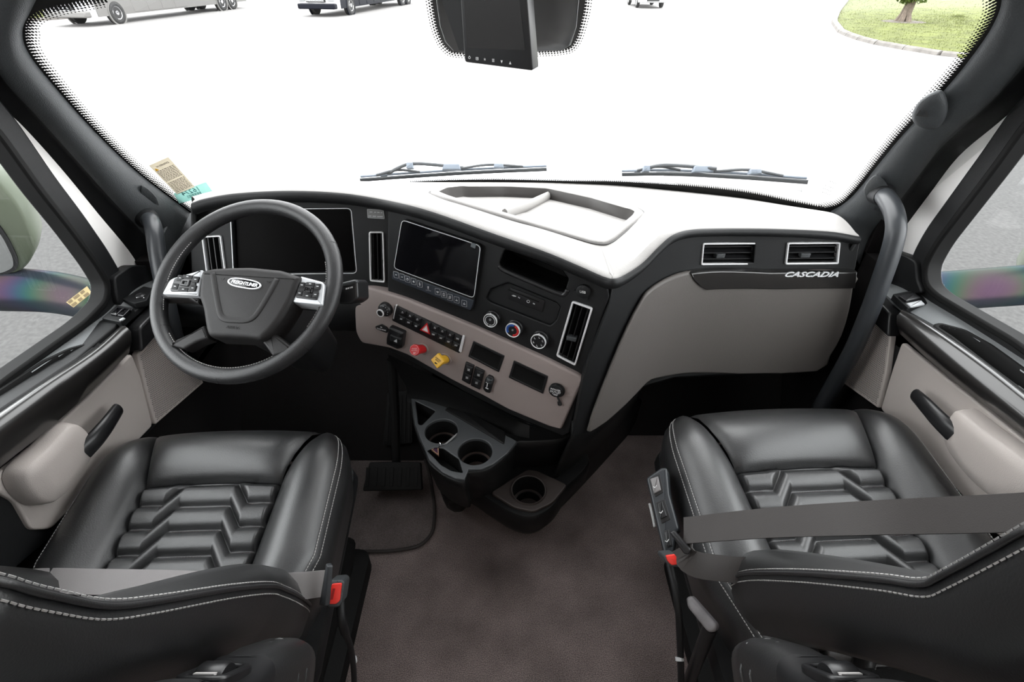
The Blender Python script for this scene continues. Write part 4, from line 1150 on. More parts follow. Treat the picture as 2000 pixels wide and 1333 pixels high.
# trailer brake plate and lever
q = tpx([(734, 637), (746, 633), (757, 639), (761, 646), (757, 650), (746, 646), (736, 642)])
m = MB(); m.dome(T_, rpoly(q, .003), -.001, .004, .001); bp_ = m.build('brake_plate', BLACKS, dash)
a0, a1 = T_.px(736, 637.5), T_.px(757, 648)
f_ = T_.moved((a0[0] + a1[0]) / 2, (a0[1] + a1[1]) / 2, 0)
m = MB(); m.text(f_, 'TRAILER BRAKE', .0058, .0042, 0, .0, sx=.75); m.prism(f_, [(-.003, .006), (.003, .006), (.003, .0085), (.0, .0095), (-.003, .0085)], .001, .0042); m.build('brake_lettering', WHITE, bp_)
q = tpx([(766, 634), (794, 646), (790, 676), (782, 678), (760, 668), (760, 658)])
m = MB(); m.dome(T_, rpoly(q, .004), -.001, .018, .006, 0, 4); bl_ = m.build('brake_lever', BLACKS, dash)
q = tpx([(764, 652), (786, 661), (783, 675), (762, 667)], .018)
m = MB(); m.dome(T_, rpoly(q, .003), .012, .026, .004); m.build('lever_grip', BLACK, bl_)
q = tpx([(768, 667), (775, 670), (775, 663)], .027); m = MB(); m.prism(T_, q, .0255, .0265); m.build('lever_mark', GREYP, bl_)
# switch bank
sb = tpx([(773, 595), (907, 658), (899, 689), (768, 625)])
m = MB(); m.dome(T_, rpoly(sb, .003), -.001, .006, .0012); bank = m.build('switch_bank', BLACKS, dash)
A4 = [V(p) for p in tpx([(776, 599), (903, 659), (897, 685), (771, 624)], .008)]
def bil(s, t): return (A4[0].lerp(A4[1], s)).lerp(A4[3].lerp(A4[2], s), t)
ncol = 8.6
def cell(c0, c1, r0, r1, g=.04):
    w = 1 / ncol
    return [tuple(bil(s, t)) for s, t in (((c0 + g) * w, r0 + g), ((c1 - g) * w, r0 + g), ((c1 - g) * w, r1 - g), ((c0 + g) * w, r1 - g))]
rng = random.Random(2)
for r in range(2):
    for c in (.3, 1.3, 2.3, 4.6, 5.6, 6.6, 7.6):
        q = cell(c, c + 1, r * .5, r * .5 + .5, .05)
        cx, cy = sum(p[0] for p in q) / 4, sum(p[1] for p in q) / 4
        m = MB(); m.dome(T_, rpoly(q, .001), .004, .0085, .0012, 0, 2); f_ = T_.moved(cx, cy, .0085)
        if r == 0 and c < 7:
            m.ring(f_, [(-.003, -.002), (.003, -.002), (.0015, .002), (-.0015, .002)], [(-.0022, -.0014), (.0022, -.0014), (.0009, .0014), (-.0009, .0014)], -.0003, .0004, 1); m.box(f_, -.002, .002, .0026, .0032, -.0003, .0004, 1)
        else:
            for ln in (.0013, -.0013):
                wd = .0034 + rng.random() * .001; k = -wd
                while k < wd - .0006: m.box(f_, k, k + .0009, ln - .0009, ln + .0009, -.0003, .0004, 1); k += .0014
        m.build('bank_switch', [BLACKS, GREYP], bank)
q = cell(3.35, 4.55, .0, 1., .03); m = MB(); m.dome(T_, rpoly(q, .001), .004, .0085, .0012, 0, 2); hz = m.build('hazard_switch', BLACKS, bank)
f_ = T_.moved(*T_.px(831, 642, .009), .0085)
tri_ = [T_.px(*p, .010) for p in ((834, 631), (840, 654), (820, 645))]
m = MB(); m.prism(T_, tri_, .008, .0098); m.build('hazard_triangle', RED, bank)
m = MB(); i1, i2, i3 = inset(tri_, .0036), inset(tri_, .0046), inset(tri_, .0056); m.ring(T_, i1, i2, .0096, .0102); m.prism(T_, i3, .0096, .0102); m.build('hazard_print', WHITE, bank)
for qq in ([(773, 596), (775, 597), (771, 612), (769, 624), (767.5, 622)], [(903.5, 656), (907, 658), (900, 689), (896, 686)]):
    m = MB(); m.dome(T_, tpx(qq, .007), .002, .0078, .0008); m.build('bank_end_cap', SILVER, bank)
# brake valve knobs: red octagon and yellow diamond on round stems
def valve(px_, py_, spx, spy, n, rot, r, material, lines, pm, ic):
    a, b = T_.px(spx, spy); f0 = T_.moved(a, b, 0)
    m = MB(); m.lathe(f0, [(.0185, -.001), (.0185, .0015), (.0165, .003), (.0155, .001)], 24); m.build('valve_collar', SWVIN, dash)
    base_ = f0.p(0, 0, .0); tipc = T_.p(*T_.px(px_, py_, .040), .040); ax = (tipc - base_)
    f_ = Fr(tipc, ax.normalized()); f1 = Fr(base_, ax.normalized())
    m = MB(); pts = [(r * math.cos(rot + 2 * math.pi * k / n), r * math.sin(rot + 2 * math.pi * k / n)) for k in range(n)]
    m.dome(f_, rpoly(pts, .003), -.008, .002, .002); v = m.build('valve_knob', material, dash)
    m = MB(); m.lathe(f1, [(.0125, 0), (.0125, ax.length - .02), (.010, ax.length - .006)], 22); m.build('knob_stem', material, v)
    m = MB()
    for k, (tx, yy, sz) in enumerate(lines): m.text(f_.moved(0, 0, 0, ic), tx, sz, .0021, 0, yy, sx=.85)
    g_ = f_.moved(0, 0, 0, ic); m.prism(g_, [(-.004, -.0065), (.004, -.0065), (.004, -.009), (.001, -.009), (.001, -.0105), (-.004, -.0105)], .0018, .0024)
    if n == 8:
        m.ring(f_, inset(pts, .0015), inset(pts, .0021), .0018, .0024)
    m.build('valve_lettering', pm, v)
valve(810, 684, 826, 682, 8, math.pi / 8, .0165, RED, (('TRAILER', .0035, .0052), ('AIR SUPPLY', -.0015, .0045)), mat('pale_red_print', (.75, .4, .4), .6), .25)
valve(855, 705, 870, 702, 4, .15, .0215, YELLOW, (('PARKING', .005, .0055), ('BRAKE', .0, .0055)), BLACK, -.35)
# two card pockets
for q in ([(925, 666), (986, 695), (975, 727), (915, 696)], [(1004, 704), (1071, 735), (1061, 769), (994, 737)]):
    o = rpoly(tpx(q), .002); i_ = rpoly(inset(tpx(q), .006), .002)
    m = MB(); m.ring(T_, o, i_, -.001, .003); pk = m.build('card_pocket', BLACKS, dash, bevel=.001)
    n = len(i_); i2 = rpoly(inset(tpx(q), .010), .002)
    m = MB(); m.add([T_.p(a, b, .002) for a, b in i_] + [T_.p(a, b, .0006) for a, b in i2], [(k, (k + 1) % n, n + (k + 1) % n, n + k) for k in range(n)] + [tuple(range(n, 2 * n))]); m.build('pocket_inside', DARK, pk)
# rocker switches
for col in ([(911, 706), (927, 713), (919, 750), (903, 741)], [(929.5, 715), (947.5, 724), (938.5, 760), (920.5, 751.5)]):
    qa = tpx(col); m = MB(); m.dome(T_, rpoly(qa, .002), -.001, .006, .0015); rk = m.build('rocker_switch', BLACKS, dash)
    q0 = [V(p) for p in tpx(col, .008)]
    for t0, t1 in ((.14, .55), (.57, .97)):
        q = [tuple(p) for p in (q0[0].lerp(q0[3], t0).lerp(q0[1].lerp(q0[2], t0), .08), q0[0].lerp(q0[3], t0).lerp(q0[1].lerp(q0[2], t0), .92), q0[0].lerp(q0[3], t1).lerp(q0[1].lerp(q0[2], t1), .92), q0[0].lerp(q0[3], t1).lerp(q0[1].lerp(q0[2], t1), .08))]
        cx, cy = sum(p[0] for p in q) / 4, sum(p[1] for p in q) / 4; f_ = T_.moved(cx, cy, .0105)
        m = MB(); m.dome(T_, rpoly(q, .0015), .004, .0105, .002, 0, 2)
        for ln in (.002, -.002):
            k = -.0035
            while k < .003: m.box(f_, k, k + .0012, ln - .0012, ln + .0012, -.0003, .0004, 1); k += .0019
        m.build('rocker_key', [BLACKS, GREYP], rk)
# dimmer wheel
q = tpx([(950, 737), (955, 731), (964, 735), (966, 742), (959, 766), (951, 764), (945, 757)])
m = MB(); m.dome(T_, rpoly(q, .004), -.001, .009, .003); dm = m.build('dimmer_switch', BLACKS, dash)
q = tpx([(951, 738), (963, 743), (960, 751), (949, 746)], .012); m = MB(); m.dome(T_, rpoly(q, .002), .006, .016, .003); m.build('dimmer_thumb', CHARC, dm)
m = MB()
for qq in ([(949, 746), (954, 748), (954, 749.5), (949, 747.5)], [(951.5, 749), (953, 749.5), (951.5, 757), (950, 756.5)], [(948.5, 757), (954, 759.5), (953.5, 761), (948, 758.5)]): m.prism(T_, tpx(qq, .009), .0088, .0096)
m.build('dimmer_marks', WHITE, dm)
# power outlet cap
a, b = T_.px(1086, 763, .01); f_ = T_.moved(a, b, 0)
m = MB(); m.lathe(T_.moved(*T_.px(1089, 762), 0), [(.0205, -.001), (.0205, .004), (.019, .006)], 30); po = m.build('power_outlet', BLACKS, dash)
m = MB(); m.lathe(f_, [(.019, .004), (.0195, .012), (.018, .015), (.012, .0165)], 30); m.build('outlet_cap', BLACK, po)
m = MB(); m.text(f_, 'POWER', .0078, .0168, 0, .0055); m.text(f_, 'OUTLET', .0078, .0168, 0, -.002); m.box(f_, -.008, .008, -.0085, -.0075, .0155, .0170); m.box(f_, -.004, .006, -.0115, -.0105, .0155, .0168); m.build('outlet_lettering', WHITE, po)
pth = [T_.p(*T_.px(a_, b_), .006) for a_, b_ in ((1090, 774), (1094, 782), (1097, 788), (1093, 789), (1091, 783))]
m = MB(); m.tube(spline(pth, 4), .0026, 8); m.build('cap_strap', BLACKS, po, smooth=180)

# ---- passenger side
band = [PW(a, b) for a, b in [(1197, 552), (1222, 545), (1258, 521), (1290, 489), (1318, 467), (1355, 457), (1420, 455), (1520, 456), (1620, 461), (1680, 471), (1672, 520), (1662, 556), (1655, 600), (1640, 650), (1620, 690), (1592, 722), (1440, 727), (1300, 731), (1270, 738), (1250, 757), (1222, 788), (1152, 846), (1118, 852), (1140, 735), (1168, 655), (1190, 590)]]
pv1 = [(1371, 474), (1477, 473), (1474, 516), (1367, 517)]; pv2 = [(1537, 473), (1640, 472), (1636, 515), (1532, 516)]
hv = []
for q in (pv1, pv2):
    w3 = [PW(a, b) for a, b in q]; hv.append(inset(w3, .003))
bent(band, -.03, 0, .003, 'passenger_face', BLACK, dash, hv)
for q in (pv1, pv2):
    fv = Fr((.53, gy(.53) - .001, .80), (.20, -1, .10)) if q is pv1 else P_
    vent(fv, fv.pxs(q), 3, 'h', .005, .0045, tab=fv.px(q[0][0] + 36, q[0][1] + 26))
gb = [PW(a, b) for a, b in [(1249, 584), (1262, 566), (1285, 549), (1310, 536), (1340, 527), (1400, 526), (1530, 526), (1664, 526), (1661, 560), (1654, 602), (1640, 650), (1618, 690), (1591, 721), (1440, 726), (1300, 730), (1270, 736), (1250, 754), (1220, 785), (1152, 838), (1149, 825), (1158, 795), (1190, 712), (1222, 636)]]
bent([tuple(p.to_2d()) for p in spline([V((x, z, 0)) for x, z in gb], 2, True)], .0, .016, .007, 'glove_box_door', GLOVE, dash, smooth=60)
ws_ = [PW(a, b) for a, b in [(1345, 527), (1500, 525.5), (1666, 524.5), (1662, 556), (1520, 558), (1376, 559.5), (1364, 553), (1352, 541)]]
bent(ws_, .0, .022, .003, 'veneer_strip', WOOD, dash)
a0, a1 = P_.px(1531, 536, .02), P_.px(1635, 536, .02)
f_ = P_.moved((a0[0] + a1[0]) / 2, (a0[1] + a1[1]) / 2, .020, math.atan2(a1[1] - a0[1], a1[0] - a0[0]))
m = MB(); m.text(f_, 'CASCADIA', .0195, .0022, sx=1.17, ext=.0016, shear=.35, bold=.0004, spacing=1.02)
k = (a1[0] - a0[0]) / (max(v.dot(f_.u) for v in m.v) - min(v.dot(f_.u) for v in m.v))
cu_ = f_.o.dot(f_.u); m.v = [v + f_.u * ((v.dot(f_.u) - cu_) * (k - 1)) for v in m.v]
m.build('badge_lettering', BRIGHT, dash)
# right end of the dash, running on to the pillar
m = MB(); e0 = Ef[-1]
m.loft([[e0 + V((0, 0, -.004)), B[-1] + V((.0, .02, 0))], [pw(.90, .80) + V((0, .03, 0)), V((1.05, 1.45, .70))], [pw(.90, .60) + V((0, .03, 0)), V((1.05, 1.45, .5))], [pw(.86, .46) + V((0, .05, 0)), V((1.03, 1.45, .3))]])
m.build('dash_end', BLACK, dash, smooth=60, solid=.01)
e1 = Ef[0]
m = MB(); m.loft([[e1 + V((0, 0, -.004)), B[0] + V((0, .02, 0))], [D_.p(*D_.px(372, 480), -.0), V((-1.0, 1.45, .70))], [D_.p(*D_.px(380, 590), 0), V((-1.0, 1.4, .5))]])
m.build('dash_end', BLACK, dash, smooth=60, solid=.01)
# dark knee covers and the footwell behind them
m = MB(); m.loft([[V((-.98, 1.19, .71)), V((-.70, 1.20, .70)), V((-.45, 1.235, .70)), V((-.30, 1.24, .60))], [V((-.98, 1.25, .60)), V((-.70, 1.26, .58)), V((-.45, 1.27, .57)), V((-.30, 1.27, .50))], [V((-.98, 1.45, .50)), V((-.70, 1.46, .48)), V((-.45, 1.46, .46)), V((-.30, 1.45, .42))]])
m.build('knee_cover', BLACK, dash, smooth=60, solid=.01)
m = MB(); m.loft([[V((.30, 1.12, .43)), V((.5, 1.2, .43)), V((.87, 1.2, .45))], [V((.30, 1.3, .40)), V((.5, 1.36, .40)), V((.9, 1.36, .42))], [V((.3, 1.6, .40)), V((.5, 1.6, .40)), V((.9, 1.6, .42))]])
m.build('knee_cover', BLACK, dash, smooth=60, solid=.01)
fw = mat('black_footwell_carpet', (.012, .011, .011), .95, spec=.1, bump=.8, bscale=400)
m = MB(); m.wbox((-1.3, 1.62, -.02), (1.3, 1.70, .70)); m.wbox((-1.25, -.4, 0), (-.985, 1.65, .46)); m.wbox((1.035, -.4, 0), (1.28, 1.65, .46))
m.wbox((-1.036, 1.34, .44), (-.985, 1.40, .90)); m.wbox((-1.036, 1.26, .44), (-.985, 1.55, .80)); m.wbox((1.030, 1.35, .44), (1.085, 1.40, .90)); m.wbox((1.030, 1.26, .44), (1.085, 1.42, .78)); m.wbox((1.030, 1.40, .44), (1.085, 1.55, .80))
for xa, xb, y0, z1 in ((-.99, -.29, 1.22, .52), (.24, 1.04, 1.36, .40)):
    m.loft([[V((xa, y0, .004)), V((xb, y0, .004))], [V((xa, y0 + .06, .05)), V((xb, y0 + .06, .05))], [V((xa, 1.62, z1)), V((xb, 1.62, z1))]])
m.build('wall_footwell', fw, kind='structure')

# ================================================================== CENTRE CONSOLE
cons = thing('center_console', (0, 1.05, 0), 'black floor console with cup holders below the center stack', 'console')
HZ, LZ = .37, .22
def at_z(l, z): return [(PZ(a, b, z).x, PZ(a, b, z).y) for a, b in l]
tray_o = at_z([(803, 778), (806, 805), (810, 827), (819, 853), (829, 876), (838, 899), (864, 923), (889, 935), (907, 937), (915, 917), (939, 917), (963, 907), (991, 885), (1010, 862), (991, 852), (930, 818), (870, 789), (840, 783)], HZ)
FH = FL.moved(0, 0, HZ)
c1, c2 = PZ(862, 842, HZ), PZ(928, 882, HZ)
tri_h = rpoly(at_z([(811, 783), (851, 803), (824, 831), (817, 829)], HZ), .006)
slot = rpoly(at_z([(834, 880), (850, 873.5), (866, 876), (896, 897), (904, 924), (882, 920), (861, 908), (847, 893)], HZ), .005)
m = MB(); m.plate(FH, tray_o, [circle(c1.x, c1.y, .0475, 32), circle(c2.x, c2.y, .0475, 32), tri_h, slot], -.012, 0, .0025); m.build('cup_tray', mat('graphite_tray', (.045, .048, .051), .42, bump=.3, bscale=600), cons)
for c in (c1, c2):
    f_ = FL.moved(c.x, c.y, HZ)
    m = MB(); m.lathe(f_, [(.0478, -.004), (.046, -.055), (.038, -.058), (.038, -.064), (.036, -.085), (.001, -.086)], 32, cap=False); cw = m.build('cup_well', DARK, cons, smooth=50)
    m = MB(); m.lathe(f_, [(.0452, -.0535), (.0385, -.0535), (.0385, -.0545)], 32, cap=False); m.build('well_ring', mat('bronze_ring', (.075, .055, .048), .4, metal=.3), cw)
    m = MB(); m.lathe(f_, [(.034, -.083), (.001, -.083)], 32, cap=False); m.build('well_floor', MATS['bronze_ring'], cw)
for poly, dp in ((tri_h, .05), (slot, .05)):
    m = MB(); n = len(poly); m.add([FH.p(a, b, -.003) for a, b in poly] + [FH.p(a, b, -dp) for a, b in inset(poly, .003)], [(k, (k + 1) % n, n + (k + 1) % n, n + k) for k in range(n)] + [tuple(range(n, 2 * n))])
    m.build('tray_pocket', DARK, cons)
q = at_z([(883, 789), (988, 845), (984, 868), (869, 801)], HZ + .002); m = MB(); m.dome(FH, rpoly(q, .003), -.002, .004, .002); m.build('tray_lid', CONS, cons)
# lower shelf with the third holder
FLW = FL.moved(0, 0, LZ)
sh = rpoly(at_z([(958, 963), (996, 938), (1030, 917), (1050, 920), (1108, 947), (1080, 982), (1042, 1000), (1005, 992)], LZ), .012)
c3 = PZ(1032.5, 959, LZ)
BRZ = mat('dark_bronze_shelf', (.045, .036, .033), .45, metal=.2, bump=.2, bscale=700)
m = MB(); m.plate(FLW, sh, [circle(c3.x, c3.y, .049, 32)], -.012, .001, .003); shf = m.build('holder_shelf', BRZ, cons)
f_ = FLW.moved(c3.x, c3.y, 0)
m = MB(); m.lathe(f_, [(.052, .001), (.0505, .006), (.0475, .005), (.0465, -.055), (.038, -.058), (.036, -.085), (.001, -.086)], 32, cap=False); cw = m.build('cup_well', DARK, cons, smooth=50)
m = MB(); m.lathe(f_, [(.0525, .001), (.0508, .0064), (.0475, .0052)], 32, cap=False); m.build('well_rim', BRZ, cw); m = MB(); m.lathe(f_, [(.0462, -.0535), (.0385, -.0535), (.0385, -.0545)], 32, cap=False); m.build('well_ring', BRZ, cw); m = MB(); m.lathe(f_, [(.035, -.083), (.001, -.083)], 32, cap=False); m.build('well_floor', BRZ, cw)
# body: plan sections from the floor up
def sect(pts, z, n=5): 
    return [V((p.x, p.y, z)) for p in spline([V((x, y, 0)) for x, y in pts], n)]
low_front = [(p[0], p[1]) for p in at_z([(1150, 905), (1108, 950), (1080, 988), (1042, 1008), (1000, 1000), (950, 972), (905, 946)], LZ)]
bodyL = [[(.26, 1.35), (.24, 1.12)] + low_front + [(-.20, .94), (-.27, 1.15), (-.30, 1.4)]]
m = MB(); rows = []
for z, s_, dy in ((.03, .90, .07), (.08, .95, .035), (.13, .99, .008), (.17, 1.0, .0), (.205, 1.0, 0), (.212, .985, .004)):
    rows.append(sect([(x * s_, y + dy) for x, y in bodyL[0]], z))
m.loft(rows); m.build('console_base', CONS, cons, smooth=60)
m = MB(); m.plate(FLW, [(p.x, p.y) for p in rows[-1]], [inset(sh, .003), circle(c3.x, c3.y, .049, 32)] if False else [inset(sh, .003)], -.014, -.008, .001); m.build('console_ledge', CONS, cons)
up_pts = [(.24, 1.12), (.17, 1.02), (.06, 1.0)] + [tuple(x) for x in at_z([(1010, 862), (991, 885), (963, 909), (939, 919), (913, 922), (907, 939), (889, 937), (864, 925), (837, 901), (827, 874), (817, 853), (808, 827), (803, 800), (801, 778)], HZ)] + [(-.33, 1.22), (-.34, 1.35)]
m = MB(); rows = []
for z, s_, dy in ((.20, .97, .04), (.28, .985, .015), (.34, 1.0, .0), (HZ - .008, 1.0, .0), (HZ - .006, .99, .003)):
    rows.append(sect([(x * s_, y + dy) for x, y in up_pts], z, 4))
m.loft(rows); m.build('console_body', CONS, cons, smooth=60)
m = MB(); fcx = [V((-.33, 1.19, HZ + .0)), V((-.15, 1.11, HZ)), V((.0, 1.05, HZ)), V((.05, 1.035, HZ))]
m.loft([[q + V((0, -.01, -.02)) for q in fcx], [q + V((.0, .012, .02)) for q in fcx], [S_.p(*S_.px(a, b), .004) for a, b in ((757, 690), (880, 750), (985, 805), (1052, 836))]])
m.build('console_riser', CONS, cons, smooth=60)
# fin on the passenger side of the console
up3 = [pw(*PW(a, b)) for a, b in ((1262, 746), (1224, 786), (1186, 816), (1152, 844), (1118, 854))]
dn3 = [PZ(a, b, .012) for a, b in ((1262, 790), (1236, 838), (1188, 894), (1132, 955), (1082, 1006))]
m = MB(); m.loft([spline([q + V((0, .03, .03)) for q in up3], 5), spline(up3, 5), spline([a.lerp(b, .3) + V((-.015, .015, -.02)) for a, b in zip(up3, dn3)], 5), spline([a.lerp(b, .65) + V((-.02, .02, -.015)) for a, b in zip(up3, dn3)], 5), spline(dn3, 5)])
m.build('console_flank', CONS, cons, smooth=180, solid=.008)

# ================================================================== STEERING WHEEL
e_ = math.radians(54)
WC = CAM + ray(481, 561) * 1.10
W_ = Fr(WC, (-.10, -math.cos(e_), math.sin(e_)))
wheel = thing('steering_wheel', WC, 'black leather four spoke steering wheel in front of the instrument cluster', 'steering wheel')
R0 = .197
def wpx(l, off=0.): return W_.pxs(l, off)
NP = 72
m = MB(); seg = [W_.p(R0 * math.cos(2 * math.pi * k / NP), R0 * math.sin(2 * math.pi * k / NP), 0) for k in range(NP)]
m.tube(seg, [(.0175, .0165)] * NP, 16, closed=True, flat=W_.n); rim = m.build('rim', LEATHW, wheel, smooth=180)
m = MB()
for t in (138, 34, 215, 325, 272):
    t = math.radians(t); c = W_.p(R0 * math.cos(t), R0 * math.sin(t), 0); ax = (W_.v * math.cos(t) - W_.u * math.sin(t))
    f_ = Fr(c, ax, up=W_.n); m.lathe(f_, [(.0170, -.0008), (.0172, 0), (.0170, .0008)], 20, cap=False)
m.build('rim_seam', mat('dark_seam', (.004, .004, .004), .7), rim, kind='stuff')
for lo, hi in ((150, 205), (335, 25 + 360), (222, 318)):
    st = MB(); pth = [W_.p((R0 - .0158) * math.cos(math.radians(lo + (hi - lo) * k / 40)), (R0 - .0158) * math.sin(math.radians(lo + (hi - lo) * k / 40)), .0075) for k in range(41)]
    stitch(st, pth, .0055, .0035, .0008, (W_.n * .6 - W_.u * 0).normalized()); st.build('rim_stitching', THREAD, rim, kind='stuff')
hub_o = wpx([(393, 530), (415, 524), (452, 522), (490, 521.5), (550, 527.5), (589, 541), (568, 592), (548, 625), (529, 649), (511, 665), (486, 662), (460, 660), (409, 658), (403, 648), (400, 632), (396, 604), (388, 580)], .03)
m = MB(); m.dome(W_, rpoly(hub_o, .008, 3), -.02, .034, .012, 0, 5); hub_ = m.build('hub_cover', HUBM, wheel, smooth=50)
# raised U shaped crease
cr = [W_.p(*W_.px(a, b, .034), .034) for a, b in ((415, 533), (419, 560), (424, 590), (430, 615), (440, 624), (460, 626), (480, 626), (495, 620), (510, 600), (530, 566), (541, 545))]
S = spline(cr, 5); m = MB(); m.tube(S, [(.0024, .0065)] * len(S), 10, flat=W_.n); m.build('hub_crease', HUBM, hub_, smooth=180)
ea, eb = W_.px(477, 554, .036); f_ = W_.moved(ea, eb, .034, math.radians(-4))
def oval(w, h, n=40): return [(w * math.copysign(abs(math.cos(2 * math.pi * k / n)) ** .7, math.cos(2 * math.pi * k / n)), h * math.copysign(abs(math.sin(2 * math.pi * k / n)) ** .9, math.sin(2 * math.pi * k / n))) for k in range(n)]
m = MB(); m.ring(f_, oval(.0385, .0105), oval(.0350, .0082), -.001, .003); em = m.build('emblem', BRIGHT, hub_, bevel=.0008)
m = MB(); m.prism(f_, oval(.0352, .0084), -.001, .0012); m.build('emblem_plate', GLOSS, em)
m = MB(); m.text(f_, 'FREIGHTLINER', .0105, .0015, sx=.82, ext=.0008, shear=.15, bold=.0002)
w_ = max((v - f_.o).dot(f_.u) for v in m.v) - min((v - f_.o).dot(f_.u) for v in m.v); m.v = [v + f_.u * ((v - f_.o).dot(f_.u) * (.060 / w_ - 1)) for v in m.v]
m.build('emblem_lettering', BRIGHT, em)
m = MB()
for a_, b_ in ((434, 545), (524, 551)):
    a, b = W_.px(a_, b_, .0345); m.ring(W_, [(a - .005, b + .002), (a + .005, b + .002), (a + .002, b - .002), (a - .002, b - .002)], [(a - .0042, b + .0014), (a + .0042, b + .0014), (a + .0016, b - .0014), (a - .0016, b - .0014)], .0335, .0346)
m.build('horn_mark', BLACKS, hub_, kind='stuff')
m = MB(); a, b = W_.px(455, 640, .0345); f2 = W_.moved(a, b, 0); m.text(f2, 'AIRBAG', .0085, .0346, sx=1.0, ext=.0002); m.build('embossed_lettering', HUBM, hub_)
def spoke_face(q, name, q2, flip):
    m = MB(); o = rpoly(wpx(q, .022), [.010, .002, .002, .004] if not flip else [.002, .010, .004, .002]); m.dome(W_, o, -.012, .024, .004, 0, 4); sf = m.build('spoke_plate', mat('satin_silver_plastic', (.62, .64, .66), .35, metal=.4), wheel)
    b2 = rpoly(wpx(q2, .025), .005, 4); m = MB(); m.dome(W_, b2, .015, .0265, .0015); bp = m.build('button_pad', BLACKS, sf)
    cx, cy = sum(p[0] for p in b2) / len(b2), sum(p[1] for p in b2) / len(b2)
    f_ = W_.moved(cx, cy, .0262)
    sx = (max(p[0] for p in b2) - min(p[0] for p in b2)) / 2; sy = (max(p[1] for p in b2) - min(p[1] for p in b2)) / 2
    for kx, ky in ((-.72, .5), (-.72, -.5), (.72, .5), (.72, -.5), (0, .72), (0, -.74)):
        m = MB(); w2, h2 = (.24 * sx, .34 * sy) if kx else (.40 * sx, .2 * sy)
        if kx < 0 and ky > 0 and not flip: kx = -.55
        m.dome(f_.moved(kx * sx, ky * sy, 0), rpoly([(-w2, -h2), (w2, -h2), (w2, h2), (-w2, h2)], .0015), -.002, .0012, .0006, 0, 2)
        m.box(f_.moved(kx * sx, ky * sy, 0), -.0024, .0024, -.0009, .0009, .0008, .0016, 1); m.build('wheel_button', [BLACK, GREYP], bp)
    m = MB(); w2, h2 = .36 * sx, .38 * sy
    m.ring(f_, rpoly([(-w2, -h2), (w2, -h2), (w2, h2), (-w2, h2)], .002), rpoly([(-w2 * .45, -h2 * .4), (w2 * .45, -h2 * .4), (w2 * .45, h2 * .4), (-w2 * .45, h2 * .4)], .001), -.001, .003); m.build('scroll_pad', GLOSS, bp, bevel=.0015)
    return sf
spoke_face([(333, 545), (395.5, 527.5), (388.5, 578.5), (317, 575.5)], 'l', [(341, 544), (378, 538.5), (383.5, 546), (382, 570), (332, 570)], False)
spoke_face([(588, 540), (634, 552), (629.5, 597), (568, 590.5)], 'r', [(586, 551), (612, 554), (624, 562), (620, 587), (577, 582)], True)
# body of the upper spokes reaching the rim
for q in ([(306, 560), (340, 548), (400, 545), (394, 598), (372, 586), (306, 586)], [(575, 552), (630, 552), (655, 556), (655, 590), (628, 602), (563, 596)]):
    m = MB(); m.dome(W_, rpoly(wpx(q, 0), .008), -.022, .010, .006); m.build('spoke', HUBM, wheel)
for q in ([(400, 636), (410, 661), (388, 668), (361, 683), (333, 676), (346, 664), (372, 652)], [(531, 647), (548, 660), (572, 680), (560, 690), (534, 697), (512, 667)]):
    m = MB(); m.dome(W_, rpoly(wpx(q, .012), .004), -.014, .016, .006, 0, 4); m.build('spoke', HUBM, wheel)
# column behind the wheel, with its stalk
col_ = thing('steering_column', WC + W_.n * -.2, 'black steering column cover behind the steering wheel', 'steering column')
m = MB(); 
m.loft([[W_.p(a * s_, b * s_ + o_, c) for a, b in rpoly([(-.07, -.075), (.07, -.075), (.075, .05), (-.075, .05)], .03)] for s_, o_, c in ((.8, 0, -.02), (1, 0, -.05), (1.05, -.01, -.12), (.95, -.02, -.22), (.8, -.04, -.34))], closed=True, caps=True)
m.build('column_cover', BLACK, col_, smooth=60)
f_ = Fr(CAM + ray(688, 572) * 1.13, (-.1, -.85, .5))
q = f_.pxs([(655, 556), (672, 552), (696, 546), (702, 551), (704, 584), (690, 594), (662, 594)])
m = MB(); m.dome(f_, rpoly(q, .006), -.05, .012, .006, 0, 4); stk = m.build('shift_stalk', BLACKS, col_)
q = f_.pxs([(668, 553), (696, 547), (698, 552), (668, 561)], .014); m = MB(); m.dome(f_, rpoly(q, .002), .004, .018, .003); m.build('stalk_paddle', CHARC, stk)
m = MB()
for xa, xb in ((675, 678), (679, 681.5), (683, 685), (686, 688.5)): m.prism(f_, f_.pxs([(xa, 566 - (xa - 675) * .25), (xb, 565.5 - (xa - 675) * .25), (xb, 562.5 - (xa - 675) * .25), (xa, 563 - (xa - 675) * .25)], .013), .0115, .0126)
m.build('stalk_marks', WHITE, stk)
m = MB(); m.tube([f_.p(0, 0, -.02), f_.p(-.06, -.01, -.03)], [.012, .014], 12); m.build('stalk_stem', BLACKS, stk)

